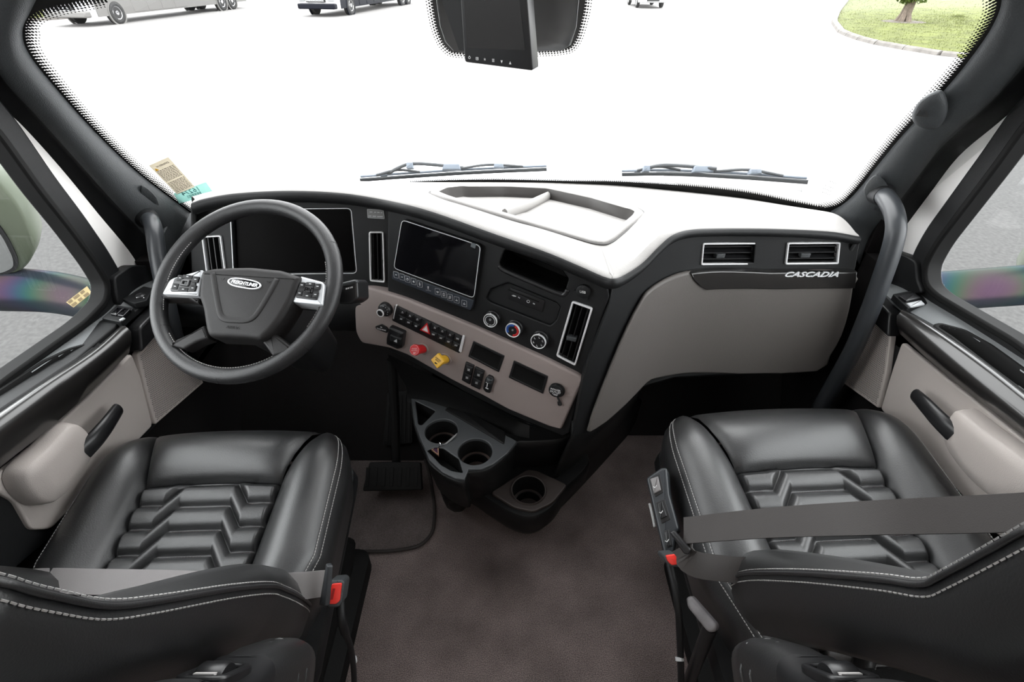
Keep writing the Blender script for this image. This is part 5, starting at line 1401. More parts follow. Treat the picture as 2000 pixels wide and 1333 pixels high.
# ================================================================== SEATS
SPN = [(.505, .40), (.487, .46), (.435, .61), (.411, .667), (.352, .77), (.271, .90), (.233, .966), (.211, 1.025), (.195, 1.077), (.178, 1.16), (.165, 1.26)]
SPR = [(.535, .40), (.518, .46), (.489, .559), (.40, .724), (.303, .886), (.265, .945), (.255, .98), (.237, 1.074), (.222, 1.16), (.21, 1.26)]
BUL = [(.40, .055), (.55, .052), (.70, .036), (.85, .020), (.92, .010), (1.0, .012), (1.1, .020), (1.3, .03)]
def bul(z):
    for i in range(len(BUL) - 1):
        if BUL[i][0] <= z <= BUL[i + 1][0]: return BUL[i][1] + (BUL[i + 1][1] - BUL[i][1]) * (z - BUL[i][0]) / (BUL[i + 1][0] - BUL[i][0])
    return BUL[0][1] if z < BUL[0][0] else BUL[-1][1]
def make_seat(name, sgn, cx, half, ins, bs, bf, zc, yaw, y0, pitch_c, spine, label, bh):
    """sgn: direction of the door (outward). a: outward, b: forward, h: up from the cushion"""
    root = thing(name, (cx, y0, 0), label, 'seat')
    ty = math.radians(8)
    cyw, syw = math.cos(yaw), math.sin(yaw)
    r = V((cyw, syw, 0)) * sgn; f0 = V((-syw, cyw, 0)); f = f0 * math.cos(ty) + V((0, 0, math.sin(ty))); n = V((0, 0, 1)) * math.cos(ty) - f0 * math.sin(ty)
    Q = V((cx, y0, zc))
    def L(a, b, h): return Q + r * a + f * b + n * h
    def a_s(b): return ins - .012 * max(0, (bs - b)) / .25 + (.05 * ((b - bs) / (bf - bs)) ** 1.5 if b > bs else 0)
    def a_e(b):
        t = max(0., (b - (bf - .16)) / .16); t = min(t, 1.)
        lim = (1 - t ** 2.6) ** (1 / 2.0)
        rear = -.05 * max(0, (.10 - b) / .15)
        return a_s(b) + (half + rear - a_s(b)) * max(lim, .02)
    def fd(b): t = max(0., (b - (bf - .13)) / .13); return -.055 * t ** 2.5
    B0 = -.08
    # --- side bolsters
    prof = [(0, -.008), (.05, .010), (.15, .026), (.32, .040), (.52, .046), (.72, .040), (.86, .026), (.95, .008), (1., -.012)]
    for sd in (1, -1):
        rows = []
        nb = 40
        for i in range(nb + 1):
            b = B0 + (bf - B0) * (1 - (1 - i / nb) ** 1.5)
            s0, s1 = a_s(b), a_e(b); k = min(1, (s1 - s0) / (half - ins)) ** .5
            row = [L(sd * (s0 + (s1 - s0) * t), b, h * (k if h > 0 else 1) + fd(b)) for t, h in prof]
            row += [L(sd * (s1 + .004), b, -.022 + fd(b)), L(sd * (s1 + .002), b, -.06 + fd(b) * .6), L(sd * (s1 - .012), b, -.15)]
            rows.append(row)
        m = MB(); m.loft(rows); bo = m.build('side_bolster', LEATHER, root, smooth=180)
        st = MB()
        for t, hh in ((.955, .007), (.90, .0205)):
            pth = [L(sd * (a_s(b) + (a_e(b) - a_s(b)) * t), b, hh * min(1, (a_e(b) - a_s(b)) / (half - ins)) ** .5 + fd(b) + .0006) for b in [B0 + (bf - B0) * (1 - (1 - i / 60) ** 1.5) for i in range(58)]]
            stitch(st, pth, .0062, .0045, .0009, n)
        st.build('edge_stitching', THREAD, bo, kind='stuff')
    # --- front roll
    rows = []
    for t, h in ((0, -.010), (.03, .006), (.10, .020), (.25, .033), (.45, .036), (.65, .028), (.82, .008), (.94, -.020), (1.0, -.05), (1.0, -.10), (.93, -.16)):
        row = []
        for j in range(33):
            q = j / 32 * 2 - 1
            bss = bs + .008 * (1 - q * q); b = bss + (bf + .012 * (1 - q * q) - bss) * t
            k = 1 - abs(q) ** 8
            row.append(L(a_s(min(b, bf)) * q, b, (h if h < 0 else h * (.45 + .55 * k)) + (-.006 if abs(q) > .99 else 0)))
        rows.append(row)
    m = MB(); m.loft(rows); m.build('front_roll', LEATHER, root, smooth=180)
    # --- quilted insert with chevron channels
    def off(a): 
        a = abs(a); c0, c1 = ins * .36, ins * .60
        return pitch_c * .9 * (1 if a < c0 else (0 if a > c1 else (c1 - a) / (c1 - c0)))
    na, nbn = 150, 150
    rows = []
    for i in range(nbn + 1):
        b = B0 + (bs + .004 - B0) * i / nbn; row = []
        for j in range(na + 1):
            q = j / na * 2 - 1; a = q * a_s(b)
            bq = bs + .008 * (1 - q * q)
            bb = B0 + (bq - B0) * i / nbn
            ph = (bb - off(a) - (bs + .006) + pitch_c * .9) / pitch_c
            fr_ = ph - math.floor(ph); w = 1 - abs(2 * fr_ - 1) ** 2.6
            ew = max(0., 1 - ((abs(q) - .93) / .07) ** 2) if abs(q) > .93 else 1
            fw_ = min(1., (bq - bb) / .012)
            row.append(L(a, bb, +.017 * w * ew * (.3 + .7 * fw_) - .004 - .008 * (1 - ew)))
        rows.append(row)
    m = MB(); m.loft(rows); qi = m.build('quilted_insert', LEATHER, root, smooth=180)
    st = MB()
    for k in range(0, 7):
        pth = []
        for j in range(60):
            q = (j / 59 * 2 - 1) * .94; bb = bs + .006 - pitch_c * .9 + off(q * ins) - k * pitch_c
            if bb < B0 or bb > bs - .001: continue
            pth.append(L(q * a_s(bb), bb, -.0030))
        if len(pth) > 3: stitch(st, pth, .0058, .0038, .0008, n)
    st.build('quilt_stitching', THREADD, qi, kind='stuff')
    # --- pan and pedestal under the cushion
    m = MB(); rows = []
    for hh, s_ in ((-.13, .94), (-.16, .96), (-.22, .90)):
        rows.append([L(a * s_, b, hh) for a, b in rpoly([(-half, B0 - .02), (half, B0 - .02), (half, bf - .03), (-half, bf - .03)], .05)])
    m.loft(rows, closed=True, caps=True); m.build('seat_pan', BLACK, root, smooth=50)
    m = MB(); rows = []
    for z, s_ in ((.0, 1.0), (.05, 1.0), (.07, .86), (.14, .92), (.18, .84), (.23, .90), (.27, .82), (.31, .86)):
        rows.append([V((cx + x * s_, y0 + .18 + y * s_, z)) for x, y in rpoly([(-.24, -.24), (.24, -.24), (.24, .22), (-.24, .22)], .04)])
    m.loft(rows, closed=True, caps=True); m.build('seat_base', DARK, root, smooth=40)
    # --- backrest
    SP = spline([V((0, y, z)) for y, z in spine], 5)
    def bsec(i):
        p = SP[i]; t = (SP[min(i + 1, len(SP) - 1)] - SP[max(i - 1, 0)]).normalized()
        nn = V((0, t.z, -t.y)); u = i / (len(SP) - 1)
        return p, nn, t, u
    rows = []
    for i in range(len(SP)):
        p, nn, t, u = bsec(i)
        hw = bh * (.90 + .12 * min(1, u * 6) - .25 * max(0, u - .8) / .2)
        th = 1.0 if u < .9 else 1 - .5 * (u - .9) / .1
        bu = bul(p.z) / .074 * th; cf = bul(p.z) - .045
        loop = [(-hw, -.012), (-hw + .002, .012), (-hw + .014, .046 * bu), (-hw + .036, .072 * bu), (-hw + .062, .074 * bu), (-hw + .09, .052 * bu), (-hw + .115, cf), (-.05, cf - .003), (.05, cf - .003), (hw - .115, cf), (hw - .09, .052 * bu),
                (hw - .062, .074 * bu), (hw - .036, .072 * bu), (hw - .014, .046 * bu), (hw - .002, .012), (hw, -.012), (hw - .004, -.04), (hw - .03, -.085 * th), (hw - .09, -.105 * th), (0, -.115 * th), (-hw + .09, -.105 * th), (-hw + .03, -.085 * th), (-hw + .004, -.04)]
        rows.append([V((cx, 0, 0)) + V((1, 0, 0)) * a + p + nn * d for a, d in loop])
    m = MB(); m.loft(rows, closed=True, caps=True); br = m.build('backrest', LEATHER, root, smooth=180)
    st = MB()
    for sd in (-1, 1):
        for dd, aa in ((.014, .0008), (-.003, .0012)):
            pth = []
            for i in range(2, len(SP) - 2):
                p, nn, t, u = bsec(i); hw = bh * (.90 + .12 * min(1, u * 6) - .25 * max(0, u - .8) / .2)
                pth.append(V((cx + sd * (hw - (.004 if dd > 0 else -.0005)), 0, 0)) + p + nn * dd)
            stitch(st, pth, .0080, .0056, .0010, V((sd, .2, .2)).normalized())
    st.build('bolster_stitching', THREAD, br, kind='stuff')
    wl = MB()
    for sd in (-1, 1):
        pth = []
        for i in range(1, len(SP) - 1):
            p, nn, t, u = bsec(i); hw = bh * (.90 + .12 * min(1, u * 6) - .25 * max(0, u - .8) / .2)
            pth.append(V((cx + sd * (hw - .0002), 0, 0)) + p + nn * .008)
        wl.tube(pth, .0030, 8)
    wl.build('bolster_piping', LEATHER, br, smooth=180, kind='stuff')
    # --- folded armrest along the inner side of the backrest
    ax_ = cx - sgn * (bh + .050)
    P0, P1 = V((ax_, .325, .585)), V((ax_ - sgn * -.02, .025, 1.055)); t = (P1 - P0).normalized(); up_ = V((0, t.z, -t.y)); sd_ = V((1, 0, 0))
    def arm(lo, hi, prof_, name, material, par, k=1.0):
        rows = []
        for u, w, h0, h1 in prof_:
            c = P0.lerp(P1, lo + (hi - lo) * u)
            rows.append([c + sd_ * a + up_ * d for a, d in rpoly([(-w, -h0), (w, -h0), (w, h1), (-w, h1)], .034 * k, 6)])
        m = MB(); m.loft(rows, closed=True, caps=True); return m.build(name, material, par, smooth=60)
    ar = arm(0, .30, [(0, .026, .02, .028), (.08, .038, .040, .048), (.3, .044, .052, .058), (.7, .045, .055, .060), (1, .043, .052, .056)], 'armrest', LEATHER, root)
    arm(.29, .52, [(0, .044, .052, .057), (.2, .046, .052, .048), (.5, .046, .052, .044), (.8, .046, .052, .050), (1, .044, .052, .058)], 'armrest_collar', BLACKS, ar, .8)
    arm(.51, 1.0, [(0, .043, .052, .058), (.2, .046, .055, .064), (.6, .046, .055, .064), (.92, .040, .045, .055), (1, .028, .030, .040)], 'armrest_pad', LEATHER, ar)
    c = P0.lerp(P1, .40) + up_ * .044; fa_ = Fr(c, up_, up=t)
    m = MB(); m.ring(fa_, rpoly([(-.030, -.036), (.030, -.036), (.030, .036), (-.030, .036)], .016), rpoly([(-.020, -.026), (.020, -.026), (.020, .026), (-.020, .026)], .010), -.004, .010); m.build('adjuster_bezel', BLACKS, ar, bevel=.003)
    fw2 = Fr(c + up_ * -.006, V((1, 0, 0)), up=up_); m = MB(); m.lathe(fw2, [(.022, -.016), (.024, -.013), (.024, .013), (.022, .016)], 26); m.build('adjuster_wheel', BLACKS, ar)
    m = MB(); m.box(fa_, -.012, .012, .017, .024, .002, .0105); m.build('adjuster_label', mat('pale_label', (.55, .53, .52), .5), ar)
    for uu in (.11, .16):                               # gathered folds of the cap
        cc = P0.lerp(P1, uu); w = .044; m = MB(); m.tube([cc + sd_ * a + up_ * d for a, d in ((-w, -.03), (-w - .001, .02), (-w * .7, .052), (0, .0575), (w * .7, .050), (w - .001, .02), (w, -.03))], .0025, 8); m.build('armrest_fold', LEATHER, ar, smooth=180)
    m = MB(); m.tube([P0.lerp(P1, .12) + sd_ * sgn * .0, P0.lerp(P1, .12) + sd_ * sgn * .10], [.024, .024], 16); m.build('armrest_pivot', BLACKS, ar)
    return root, L
seatR, LR = make_seat('passenger_seat', 1, .695, .305, .167, .31, .505, .478, math.radians(3), .46, .056, SPR, 'black quilted leather passenger seat in front of the glove box', .275)

seatL, LL = make_seat('driver_seat', -1, -.66, .285, .150, .27, .435, .478, math.radians(2), .46, .054, SPN, 'black quilted leather driver seat beside the steering wheel', .275)
# ---- seat belts
def ribbon(path, widths, wdir, name, par, mat_=BELT, th=.0014):
    P = spline([V(p) for p in path], 6); Wd = spline([V(w) for w in wdir], 6)
    m = MB(); rows = []
    for i, p in enumerate(P):
        t = (P[min(i + 1, len(P) - 1)] - P[max(i - 1, 0)]).normalized(); w = (Wd[i] - t * Wd[i].dot(t)).normalized(); nn = t.cross(w)
        rows.append([p + w * widths + nn * th, p - w * widths + nn * th, p - w * widths - nn * th, p + w * widths - nn * th])
    m.loft(rows, closed=True, caps=True); return m.build(name, mat_, par, smooth=40)
bl = thing('seat_belt', PX(655, 1160, -.345), 'grey lap belt buckled across the driver seat, red buckle by the floor aisle', 'seat belt')
tip = PX(636, 1140, -.355)
PALEB = mat('pale_belt_webbing', (.24, .225, .225), .6, bump=.2, bscale=900)
ribbon([PZ(-60, 1150, .50), PZ(60, 1136, .528), PZ(180, 1137, .530), PZ(330, 1140, .52), PZ(470, 1146, .52), PZ(570, 1146, .53), tip], .0235, [V((0, 1, .1))] * 3 + [V((0, 1, .2))] * 2 + [V((0, .8, .5)), V((0, .7, .7))], 'lap_strap', bl, PALEB)
f_ = Fr(PX(634, 1140, -.352), (-.75, -.45, .5)); q = f_.pxs([(641, 1100), (646, 1106), (640, 1184), (628, 1182)]); m = MB(); m.dome(f_, rpoly(q, .003), -.004, .005, .003); tg = m.build('tongue_plate', HANDLE, bl)
f_ = Fr(PX(656, 1160, -.335), (.15, -.60, .80)); q = f_.pxs([(645, 1134), (668, 1132), (674, 1138), (668, 1178), (660, 1187), (642, 1187), (638, 1180)])
m = MB(); m.dome(f_, rpoly(q, .004), -.06, .004, .004); bk = m.build('buckle', CHARC, bl)
q2 = f_.pxs([(648, 1141), (668, 1139), (664, 1174), (656, 1181), (641, 1181)], .006); m = MB(); m.dome(f_, rpoly(q2, .003), .0, .0075, .002); m.build('release_button', REDB, bk)
q3 = f_.pxs([(650, 1150), (655, 1150), (650, 1172), (645, 1172)], .008); m = MB(); m.prism(f_, q3, .006, .0082); m.build('button_groove', mat('dark_red', (.3, .01, .01), .4), bk)
st_ = [f_.p(*f_.px(655, 1165), -.05), PX(668, 1215, -.33), PX(684, 1262, -.33), PX(690, 1300, -.335), PX(692, 1340, -.34), PX(692, 1400, -.35)]
m = MB(); S = spline(st_, 5); m.tube(S, [.0085 if i < 8 else .006 for i in range(len(S))], 10); cbl = m.build('buckle_cable', BLACK, bl, smooth=180)
m = MB(); m.tube([PX(690, 1287, -.335), PX(691, 1293, -.335)], .0075, 10); m.build('cable_clip', GREYP, bl)

bl = thing('seat_belt', PX(1312, 1090, .315), 'dark brown shoulder belt drawn across the passenger seat', 'seat belt')
w0 = (PX(1345, 1010, .336) - PX(1350, 1062, .330)); w1 = (PX(2000, 963, .66) - PX(2000, 1040, .64))
ribbon([PX(1336, 1037, .328), PX(1500, 1022, .43), PX(1700, 1012, .52), PX(2000, 1001, .65), V((.92, .25, 1.14)), V((1.03, -.02, 1.36))], .0248, [w0.normalized(), w0.normalized(), w0.normalized() * .6 + w1.normalized() * .4, w1.normalized(), w1.normalized(), w1.normalized()], 'shoulder_strap', bl)
ribbon([PX(1332, 1068, .322), PX(1352, 1100, .335), PX(1420, 1112, .40), PX(1500, 1118, .47), PX(1620, 1135, .55), V((.98, .42, .46))], .023, [V((0, .8, .5))] * 2 + [V((0, .9, .4))] * 4, 'lap_strap', bl)
ft = Fr(PX(1332, 1060, .318), (-.5, -.55, .65)); m = MB(); m.dome(ft, rpoly(ft.pxs([(1308, 1040), (1316, 1036), (1350, 1074), (1346, 1084), (1336, 1082)]), .003), -.004, .005, .003); m.build('tongue_plate', BLACKS, bl)
f_ = Fr(PX(1313, 1093, .312), (-.1, -.62, .78)); q = f_.pxs([(1296, 1086), (1322, 1084), (1336, 1100), (1334, 1108), (1310, 1108), (1299, 1098)])
m = MB(); m.dome(f_, rpoly(q, .004), -.07, .003, .003); bk = m.build('buckle', CHARC, bl)
q2 = f_.pxs([(1300, 1086), (1320, 1083), (1333, 1100), (1330, 1103), (1312, 1105), (1304, 1097)], .006); m = MB(); m.dome(f_, rpoly(q2, .003), .0, .0065, .002); m.build('release_button', REDB, bk)
m = MB(); m.tube(spline([f_.p(0, 0, -.05), PX(1322, 1170, .325), PX(1328, 1250, .335), PX(1332, 1400, .36)], 5), .007, 10); m.build('buckle_cable', BLACK, bl, smooth=180)
m = MB(); m.tube([PX(1327, 1284, .338), PX(1328, 1292, .338)], .0085, 10); m.build('cable_clip', GREYP, bl)

# ---- seat switch box on the inner side of the passenger seat
sw = thing('seat_switch_box', PX(1300, 1000, .335), 'black seat control box with three rocker switches beside the passenger seat', 'switch box')
f_ = Fr(PX(1300, 990, .332), (-.35, -.45, .82))
q = f_.pxs([(1262, 935), (1292, 914), (1303, 915), (1308, 968), (1327, 1035), (1318, 1042), (1314, 1086), (1297, 1088), (1286, 1040), (1272, 978)])
m = MB(); m.dome(f_, rpoly(q, .006), -.055, .004, .006, 0, 4); bx = m.build('switch_housing', mat('blue_grey_plastic', (.022, .025, .029), .4), sw)
for (bq, kq, mt) in (([(1268, 935), (1289, 925), (1296, 962), (1280, 972)], [(1270, 936), (1285, 931), (1291, 958), (1277, 965)], mat('worn_grey_switch', (.20, .19, .19), .4)),
                     ([(1280, 982), (1298, 975), (1310, 1015), (1292, 1024)], [(1284, 985), (1293, 979), (1303, 1009), (1290, 1015)], BLACKS), ([(1296, 1038), (1308, 1034), (1314, 1068), (1302, 1072)], [(1297, 1040), (1306, 1036), (1311, 1066), (1303, 1070)], BLACKS)):
    m = MB(); m.dome(f_, rpoly(f_.pxs(bq, .004), .002), .0, .0055, .001); k_ = m.build('switch_bezel', BLACKS, bx)
    m = MB(); m.dome(f_, rpoly(f_.pxs(kq, .009), .0015), .002, .011, .002); m.build('rocker_key', mt, k_)
    kk = f_.pxs(kq, .011); cx_, cy_ = sum(p[0] for p in kk) / 4, sum(p[1] for p in kk) / 4
    m = MB(); g_ = f_.moved(cx_, cy_ - .004, .011); m.prism(g_, [(-.003, -.003), (.002, -.003), (.003, .004), (.0018, .004), (.001, -.0018), (-.003, -.0018)], -.0003, .0005); m.build('switch_mark', WHITE, k_)
m = MB(); m.tube(spline([PX(1269, 985, .318), PX(1274, 1005, .318), PX(1279, 1030, .318)], 5), .0035, 7); m.build('cable_trim', mat('pale_braid', (.4, .4, .4), .6, bump=1, bscale=500), sw, smooth=180)
# recliner lever beside the passenger seat
lv = thing('recliner_lever', PX(1365, 1200, .37), 'grey tipped lever at the aisle side of the passenger seat', 'lever')
f_ = Fr(PX(1368, 1200, .365), (-.55, -.40, .75)); q = f_.pxs([(1341, 1168), (1352, 1164), (1403, 1222), (1398, 1235), (1384, 1236), (1344, 1186)])
m = MB(); m.dome(f_, rpoly(q, .006), -.012, .008, .006, 0, 4); m.build('lever_grip', mat('worn_grey_grip', (.17, .16, .165), .45, var=.25, vscale=40), lv)
m = MB(); m.tube([f_.p(*f_.px(1385, 1225), -.01), PX(1345, 1333, .37), PX(1350, 1420, .40)], [.014, .012, .012], 12); m.build('lever_stem', BLACKS, lv)

# ================================================================== FLOOR THINGS
mp = at_z([(470, 1082), (600, 1083), (770, 1081), (822, 1071), (846, 1046), (850, 1000), (840, 930), (822, 880), (700, 840), (480, 850)], .0)
fm_ = thing('floor_mat', (mp[2][0], mp[2][1], 0), 'brown carpet mat with rounded corner on the driver side floor', 'floor mat')
m = MB(); m.dome(FL, rpoly(mp, .05, 6), 0.001, .012, .004); m.build('mat_pile', MATM, fm_)
m = MB(); o = rpoly(mp, .05, 6); m.tube([V((a, b, .010)) for a, b in o], .0055, 8, closed=True); m.build('mat_binding', mat('dark_binding', (.02, .016, .015), .8), fm_, smooth=180)
bp_ = thing('brake_pedal', PZ(766, 932, .08), 'wide black brake pedal above the floor mat', 'pedal')
f_ = Fr(PZ(766, 932, .10), (0, -.62, .78)); q = f_.pxs([(722, 903), (822, 903), (825, 958), (708, 960)])
m = MB(); m.dome(f_, rpoly(q, .008), -.014, .004, .004); m.build('pedal_pad', RUBBER, bp_)
a0, b0 = f_.px(766, 932)
for k in range(7):
    m = MB(); m.box(f_, a0 - .080 + .0265 * k - .006, a0 - .080 + .0265 * k + .006, b0 - .030, b0 + .030, .003, .0065); m.build('pad_rib', RUBBER, bp_, bevel=.001)
m = MB(); m.tube([f_.p(a0, b0, -.01), f_.p(a0, b0 + .02, -.06), V((f_.o.x, 1.24, .24)), V((f_.o.x + .01, 1.28, .44))], [.012, .014, .016, .016], 10); m.build('pedal_arm', RUBBER, bp_)
ap = thing('accelerator_pedal', PZ(778, 820, .10), 'ribbed black accelerator pedal near the console', 'pedal')
f_ = Fr(PZ(778, 815, .14), (0, -.75, .66)); q = f_.pxs([(757, 768), (805, 762), (806, 866), (748, 872)])
m = MB(); m.dome(f_, rpoly(q, .006), -.012, .003, .003); m.build('pedal_pad', RUBBER, ap)
for k in range(6):
    xa = 758 + k * 8; qq = f_.pxs([(xa, 772), (xa + 3.5, 772), (xa + 2.5 - .6 * (5 - k), 864), (xa - 1.0 - .6 * (5 - k), 864)], .003); m = MB(); m.prism(f_, qq, .002, .0055); m.build('pad_rib', RUBBER, ap)
m = MB(); m.tube([f_.o - f_.n * .01 + f_.v * .02, V((f_.o.x, f_.o.y + .10, .12)), V((f_.o.x, f_.o.y + .18, .0))], [.014, .016, .02], 10); m.build('pedal_arm', RUBBER, ap)

# key with fob lying in the tray slot
kp = PZ(858, 886, HZ - .02); key = thing('key', kp, 'metal key with triangular copper fob in the console tray', 'key')
f_ = FL.moved(kp.x, kp.y, HZ - .008); 
q = f_.pxs([(842, 878), (856, 866), (857, 890)], .006); m = MB(); m.ring(f_, q, inset(q, .003), .0, .005); m.build('key_fob', mat('copper_fob', (.55, .36, .24), .3, metal=.8), key)
m = MB(); m.prism(f_, inset(q, .003), .0, .003); m.build('fob_centre', mat('dark_purple_enamel', (.03, .01, .03), .3), key)
fk = Fr(PZ(878, 858, HZ + .006), (.3, -.5, .9)); q = fk.pxs([(863, 870), (869, 867), (886, 852), (893, 846), (891, 851), (882, 860), (872, 868)]); m = MB(); m.prism(fk, q, -.001, .001); m.build('key_blade', mat('steel_key', (.22, .22, .22), .4, metal=.6), key)
m = MB(); m.tube(spline([PZ(854, 862, HZ + .005), PZ(859, 865, HZ + .01), PZ(861, 872, HZ + .004), PZ(856, 874, HZ)], 4), .0012, 6); m.build('key_ring', CHROME, key)

# ================================================================== GRAB HANDLES
def grab(px_pts, x, r, label, mount_px, pil_pts):
    P = [PX(a, b, x_) for a, b, x_ in px_pts]; root = thing('grab_handle', P[0], label, 'handle')
    S = spline(P, 6); m = MB(); m.tube(S, r, 16); m.build('handle_bar', HANDLE, root, smooth=180)
    m = MB(); m.tube([P[0] + (P[0] - P[1]).normalized() * .02, P[0], P[0].lerp(P[1], .5)], [r * 1.5, r * 1.4, r * 1.08], 16); m.build('handle_collar', BLACK, root, smooth=60)
    q = [WS(a, b, d_) for a, b, d_ in mount_px]; nn = (CAM - q[0]).normalized(); c = sum(q, V((0, 0, 0))) / len(q)
    lp = spline(q, 4, True); m = MB(); m.loft([[p - nn * .02 for p in lp], lp, [c + (p - c) * .93 + nn * .004 for p in lp], [c + (p - c) * .5 + nn * .006 for p in lp]], closed=True, caps=True); m.build('mount_cover', CHARC, root, smooth=60)
    return root
grab([(288, 428, -.985), (296, 434, -.955), (302, 458, -.935), (308, 500, -.93), (322, 570, -.93), (340, 650, -.94), (352, 700, -.97)], -.94, .0205, 'grey grab handle on the driver side pillar, half hidden by the wheel rim', [(276, 362, .06), (305, 385, .06), (314, 420, .06), (312, 455, .07), (285, 440, .07), (278, 400, .07)], None)
grab([(1722, 378, .985), (1734, 392, .958), (1746, 416, .945), (1750, 446, .94), (1742, 486, .94), (1722, 545, .94), (1698, 610, .94), (1668, 680, .94), (1634, 742, .94), (1600, 800, .95)], .94, .0225, 'long grey grab handle on the passenger side pillar beside the dash vents', [(1687, 370, .055), (1712, 341, .055), (1738, 368, .06), (1742, 385, .07), (1712, 410, .07), (1700, 402, .06)], None)

# ================================================================== MONITOR, SENSOR COVER, STICKERS
sc_px = [(849, -60), (853, 0), (860, 50), (870, 80), (885, 97), (910, 102), (1098, 96), (1114, 86), (1125, 52), (1130, 0), (1132, -60)]
lp = [WS(a, b, .012) for a, b in sc_px]; c = sum(lp, V((0, 0, 0))) / len(lp); nn = V((0, -.84, -.53))
m = MB(); m.loft([[p - nn * .010 for p in lp], lp, [c + (p - c) * .975 + nn * .008 for p in lp], [c + (p - c) * .6 + nn * .012 for p in lp]], closed=True, caps=True)
so = m.build('sensor_cover', BLACKS, ws_o, smooth=60)
m = MB(); m.tube([c + (p - c) * 1.0 + nn * .002 for p in lp], .0010, 6); m.build('cover_seam', GREYP, so, smooth=180)
f_ = Fr(CAM + ray(975, 60) * 1.12, (-.36, -.93, -.02))
mon = thing('dash_monitor', f_.o, 'black camera monitor with six keys hanging in front of the sensor cover', 'monitor')
q = f_.pxs([(895, -90), (1024, -90), (1042, 138), (909, 121)]); m = MB(); m.dome(f_, rpoly(q, .006), -.035, .004, .003); mb_ = m.build('monitor_housing', BLACKS, mon)
q2 = f_.pxs([(900, -80), (1006, -80), (1026, 98), (913, 93)], .004); m = MB(); m.prism(f_, q2, .001, .0048); m.build('monitor_screen', mat('grey_screen_glass', (.018, .017, .017), .08), mb_)
z0, z1 = .0035, .0048
def ic(px_, py_): return f_.moved(*f_.px(px_, py_, .004), 0)
for k, (a_, b_) in enumerate(((917, 112.5), (932, 114.5), (947, 116), (963.5, 118), (980, 120.5), (996.5, 123))):
    g_ = ic(a_, b_); m = MB()
    if k == 0: m.ring(g_, circle(0, 0, .0028, 12), circle(0, 0, .0020, 12), z0, z1); m.box(g_, -.0004, .0004, .0015, .0038, z0, z1)
    elif k == 1: o = rpoly([(-.003, -.003), (.003, -.003), (.003, .003), (-.003, .003)], .001); m.ring(g_, o, inset(o, .0007), z0, z1); m.ring(g_, circle(0, 0, .0013, 8), circle(0, 0, .0007, 8), z0, z1)
    elif k == 2:
        m.prism(g_, circle(0, 0, .0012, 8), z0, z1)
        for j in range(8): t = j * math.pi / 4; m.prism(g_, [(.0018 * math.cos(t - .12), .0018 * math.sin(t - .12)), (.0030 * math.cos(t), .0030 * math.sin(t)), (.0018 * math.cos(t + .12), .0018 * math.sin(t + .12))], z0, z1)
    elif k == 3:
        for j in (-1, 0, 1): m.box(g_, -.0026, .0026, j * .0024 - .0005, j * .0024 + .0005, z0, z1)
    elif k == 4: m.prism(g_, [(-.0026, .0026), (.0026, .0026), (0, -.0030)], z0, z1)
    else: m.prism(g_, [(-.0026, -.0026), (.0026, -.0026), (0, .0030)], z0, z1)
    m.build('monitor_key', WHITE, mb_)
wq = f_.pxs([(830, -90), (895, -90), (906, 100), (896, 99)], -.01); m = MB(); m.prism(f_, wq, -.03, -.012); m.build('shade_wing', BLACK, mon)
m = MB(); m.tube([f_.p(0, .05, -.03), f_.p(0, .10, -.06), f_.p(0, .2, -.07)], .018, 12); m.build('mount_arm', BLACKS, mon)

def sticker(name, px4, label, off):
    P = [WS(a, b, off) for a, b in px4]; c = sum(P, V((0, 0, 0))) / 4
    n = (P[1] - P[0]).cross(P[3] - P[0]); n = n if n.dot(CAM - c) > 0 else -n
    f = Fr(c, n); u = ((P[1] - P[0]) + (P[2] - P[3])).normalized(); f.u = (u - f.n * u.dot(f.n)).normalized(); f.v = f.n.cross(f.u).normalized()
    return thing(name, c, label, 'sticker'), f, [((p - c).dot(f.u), (p - c).dot(f.v)) for p in P]
def paper(name, col):
    m = bpy.data.materials.new(name); m.use_nodes = True; nt = m.node_tree; b = nt.nodes['Principled BSDF']; b.inputs['Base Color'].default_value = (*col, 1); b.inputs['Roughness'].default_value = .7
    tl = nt.nodes.new('ShaderNodeBsdfTranslucent'); tl.inputs[0].default_value = (*col, 1); mx = nt.nodes.new('ShaderNodeMixShader'); mx.inputs[0].default_value = .6
    nt.links.new(b.outputs[0], mx.inputs[1]); nt.links.new(tl.outputs[0], mx.inputs[2]); nt.links.new(mx.outputs[0], nt.nodes['Material Output'].inputs[0]); return m
BEIGE = paper('beige_paper', (.60, .565, .49)); MINT = paper('mint_paper', (.44, .62, .59))
root, f, q = sticker('windshield_sticker', [(291, 323.5), (328.5, 307), (380.5, 365), (346, 380)], 'beige warning label with orange triangle stuck low on the windshield', .010)
m = MB(); m.prism(f, q, 0, .0006); m.build('label_paper', BEIGE, root)
Qv = [V(p) for p in q]
def bq(s, t): return tuple(Qv[0].lerp(Qv[1], s).lerp(Qv[3].lerp(Qv[2], s), t))
m = MB(); rg = random.Random(9)
for k in range(19):
    t = .22 + k * .039
    if k == 9: continue
    s = .06
    while s < .93:
        w = rg.uniform(.06, .16); e = min(.94, s + w); m.prism(f, [bq(s, t), bq(e, t), bq(e, t + .016), bq(s, t + .016)], .0004, .0009); s = e + .03
m.build('label_print', mat('grey_label_print', (.16, .14, .12), .7), root, kind='stuff')
m = MB(); a0, a1 = V(bq(.28, .11)), V(bq(.8, .11)); g_ = f.moved((a0.x + a1.x) / 2, (a0.y + a1.y) / 2, 0, math.atan2(a1.y - a0.y, a1.x - a0.x)); m.text(g_, 'WARNING', .0078, .0009, sx=.9); m.build('label_heading', MATS['grey_label_print'], root)
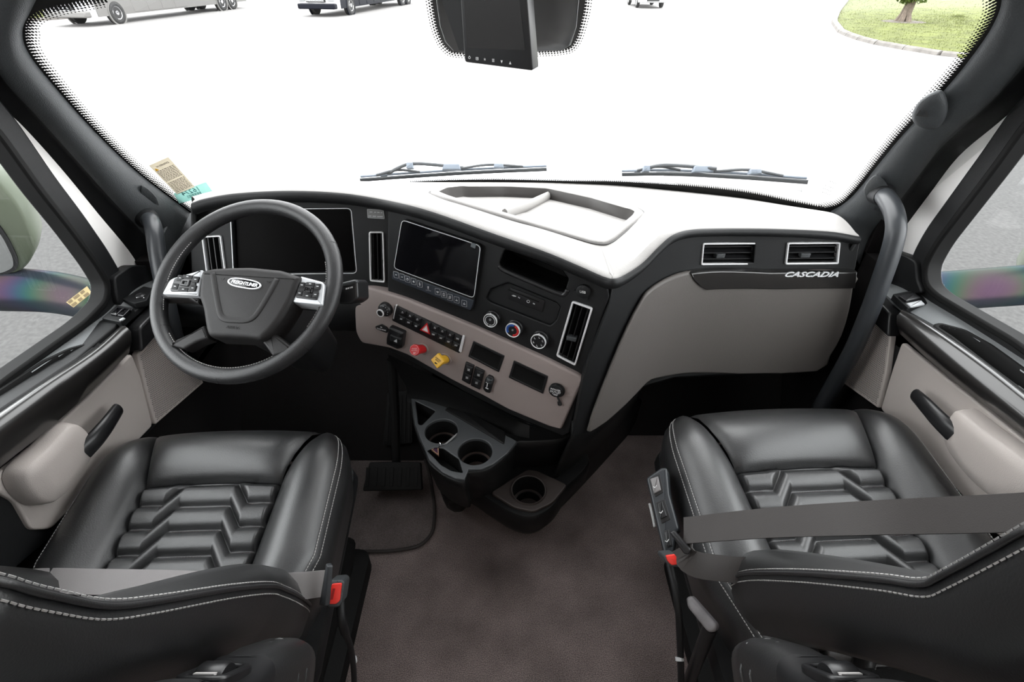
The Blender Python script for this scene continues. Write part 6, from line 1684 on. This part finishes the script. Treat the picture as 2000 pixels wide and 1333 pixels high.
m = MB(); m.prism(f, [bq(.12, .12), bq(.23, .20), bq(.05, .20)], .0004, .001); m.build('warning_triangle', mat('amber_print', (.75, .40, .02), .6), root)
root, f, q = sticker('windshield_sticker', [(339, 378), (402, 356), (418, 378), (350, 398)], 'mint green stock tag with mirrored number below the beige label', .006)
m = MB(); m.prism(f, q, 0, .0006); m.build('tag_paper', MINT, root)
Qv = [V(p) for p in q]
TAGP = mat('teal_tag_print', (.05, .20, .20), .7)
a0, a1 = V(bq(.22, .28)), V(bq(.72, .28)); g_ = f.moved((a0.x + a1.x) / 2, (a0.y + a1.y) / 2, 0, math.atan2(a1.y - a0.y, a1.x - a0.x))
m = MB(); m.text(g_, '16274', .024, .0009, sx=-.85); m.build('tag_number', TAGP, root)
m = MB(); s = .30
rg = random.Random(4)
while s < .70: w = rg.choice((.012, .022)); m.prism(f, [bq(s, .52), bq(s + w, .52), bq(s + w, .78), bq(s, .78)], .0004, .0009); s += w + rg.choice((.012, .02))
m.build('tag_bars', TAGP, root, kind='stuff')
# faint maker's etching in the lower right corner of the glass
f = Fr(WS(1620, 365, .004), (CAM - WS(1620, 365)).normalized()); m = MB()
for (xa, xb, yy, s_) in ((1618, 1634, 352, .5), (1612, 1628, 361, .5), (1608, 1622, 367, .5), (1606, 1621, 374, .4)):
    k = xa
    while k < xb: m.prism(f, f.pxs([(k, yy + (k - xa) * .4), (k + 1.6, yy + (k - xa) * .4 + .6), (k + 1.2, yy + 2.4 + (k - xa) * .4), (k - .4, yy + 1.8 + (k - xa) * .4)]), -.0004, .0002); k += 3.4
m.prism(f, f.pxs([(1558, 371), (1566, 373), (1566, 374.4), (1558, 372.4)]), -.0004, .0002); m.prism(f, f.pxs([(1565, 369), (1566.5, 369), (1566.5, 376), (1565, 376)]), -.0004, .0002)
m.build('glass_etching', mat('etched_grey', (.45, .46, .47), .8), ws_o, kind='stuff')

# things that repeat share a group
for base, phrase in (('motorhome', 'motorhomes parked across the lot'), ('windshield_wiper', 'wipers outside the windshield'), ('side_mirror', 'side mirrors outside the doors'),
                     ('seat_belt', 'seat belts of the two front seats'), ('grab_handle', 'grab handles on the pillars'), ('windshield_sticker', 'stickers low on the windshield')):
    for o in bpy.data.objects:
        if o.parent is None and o.name.split('.')[0] == base: o['group'] = phrase
for o in (seatL, seatR): o['group'] = 'front seats'
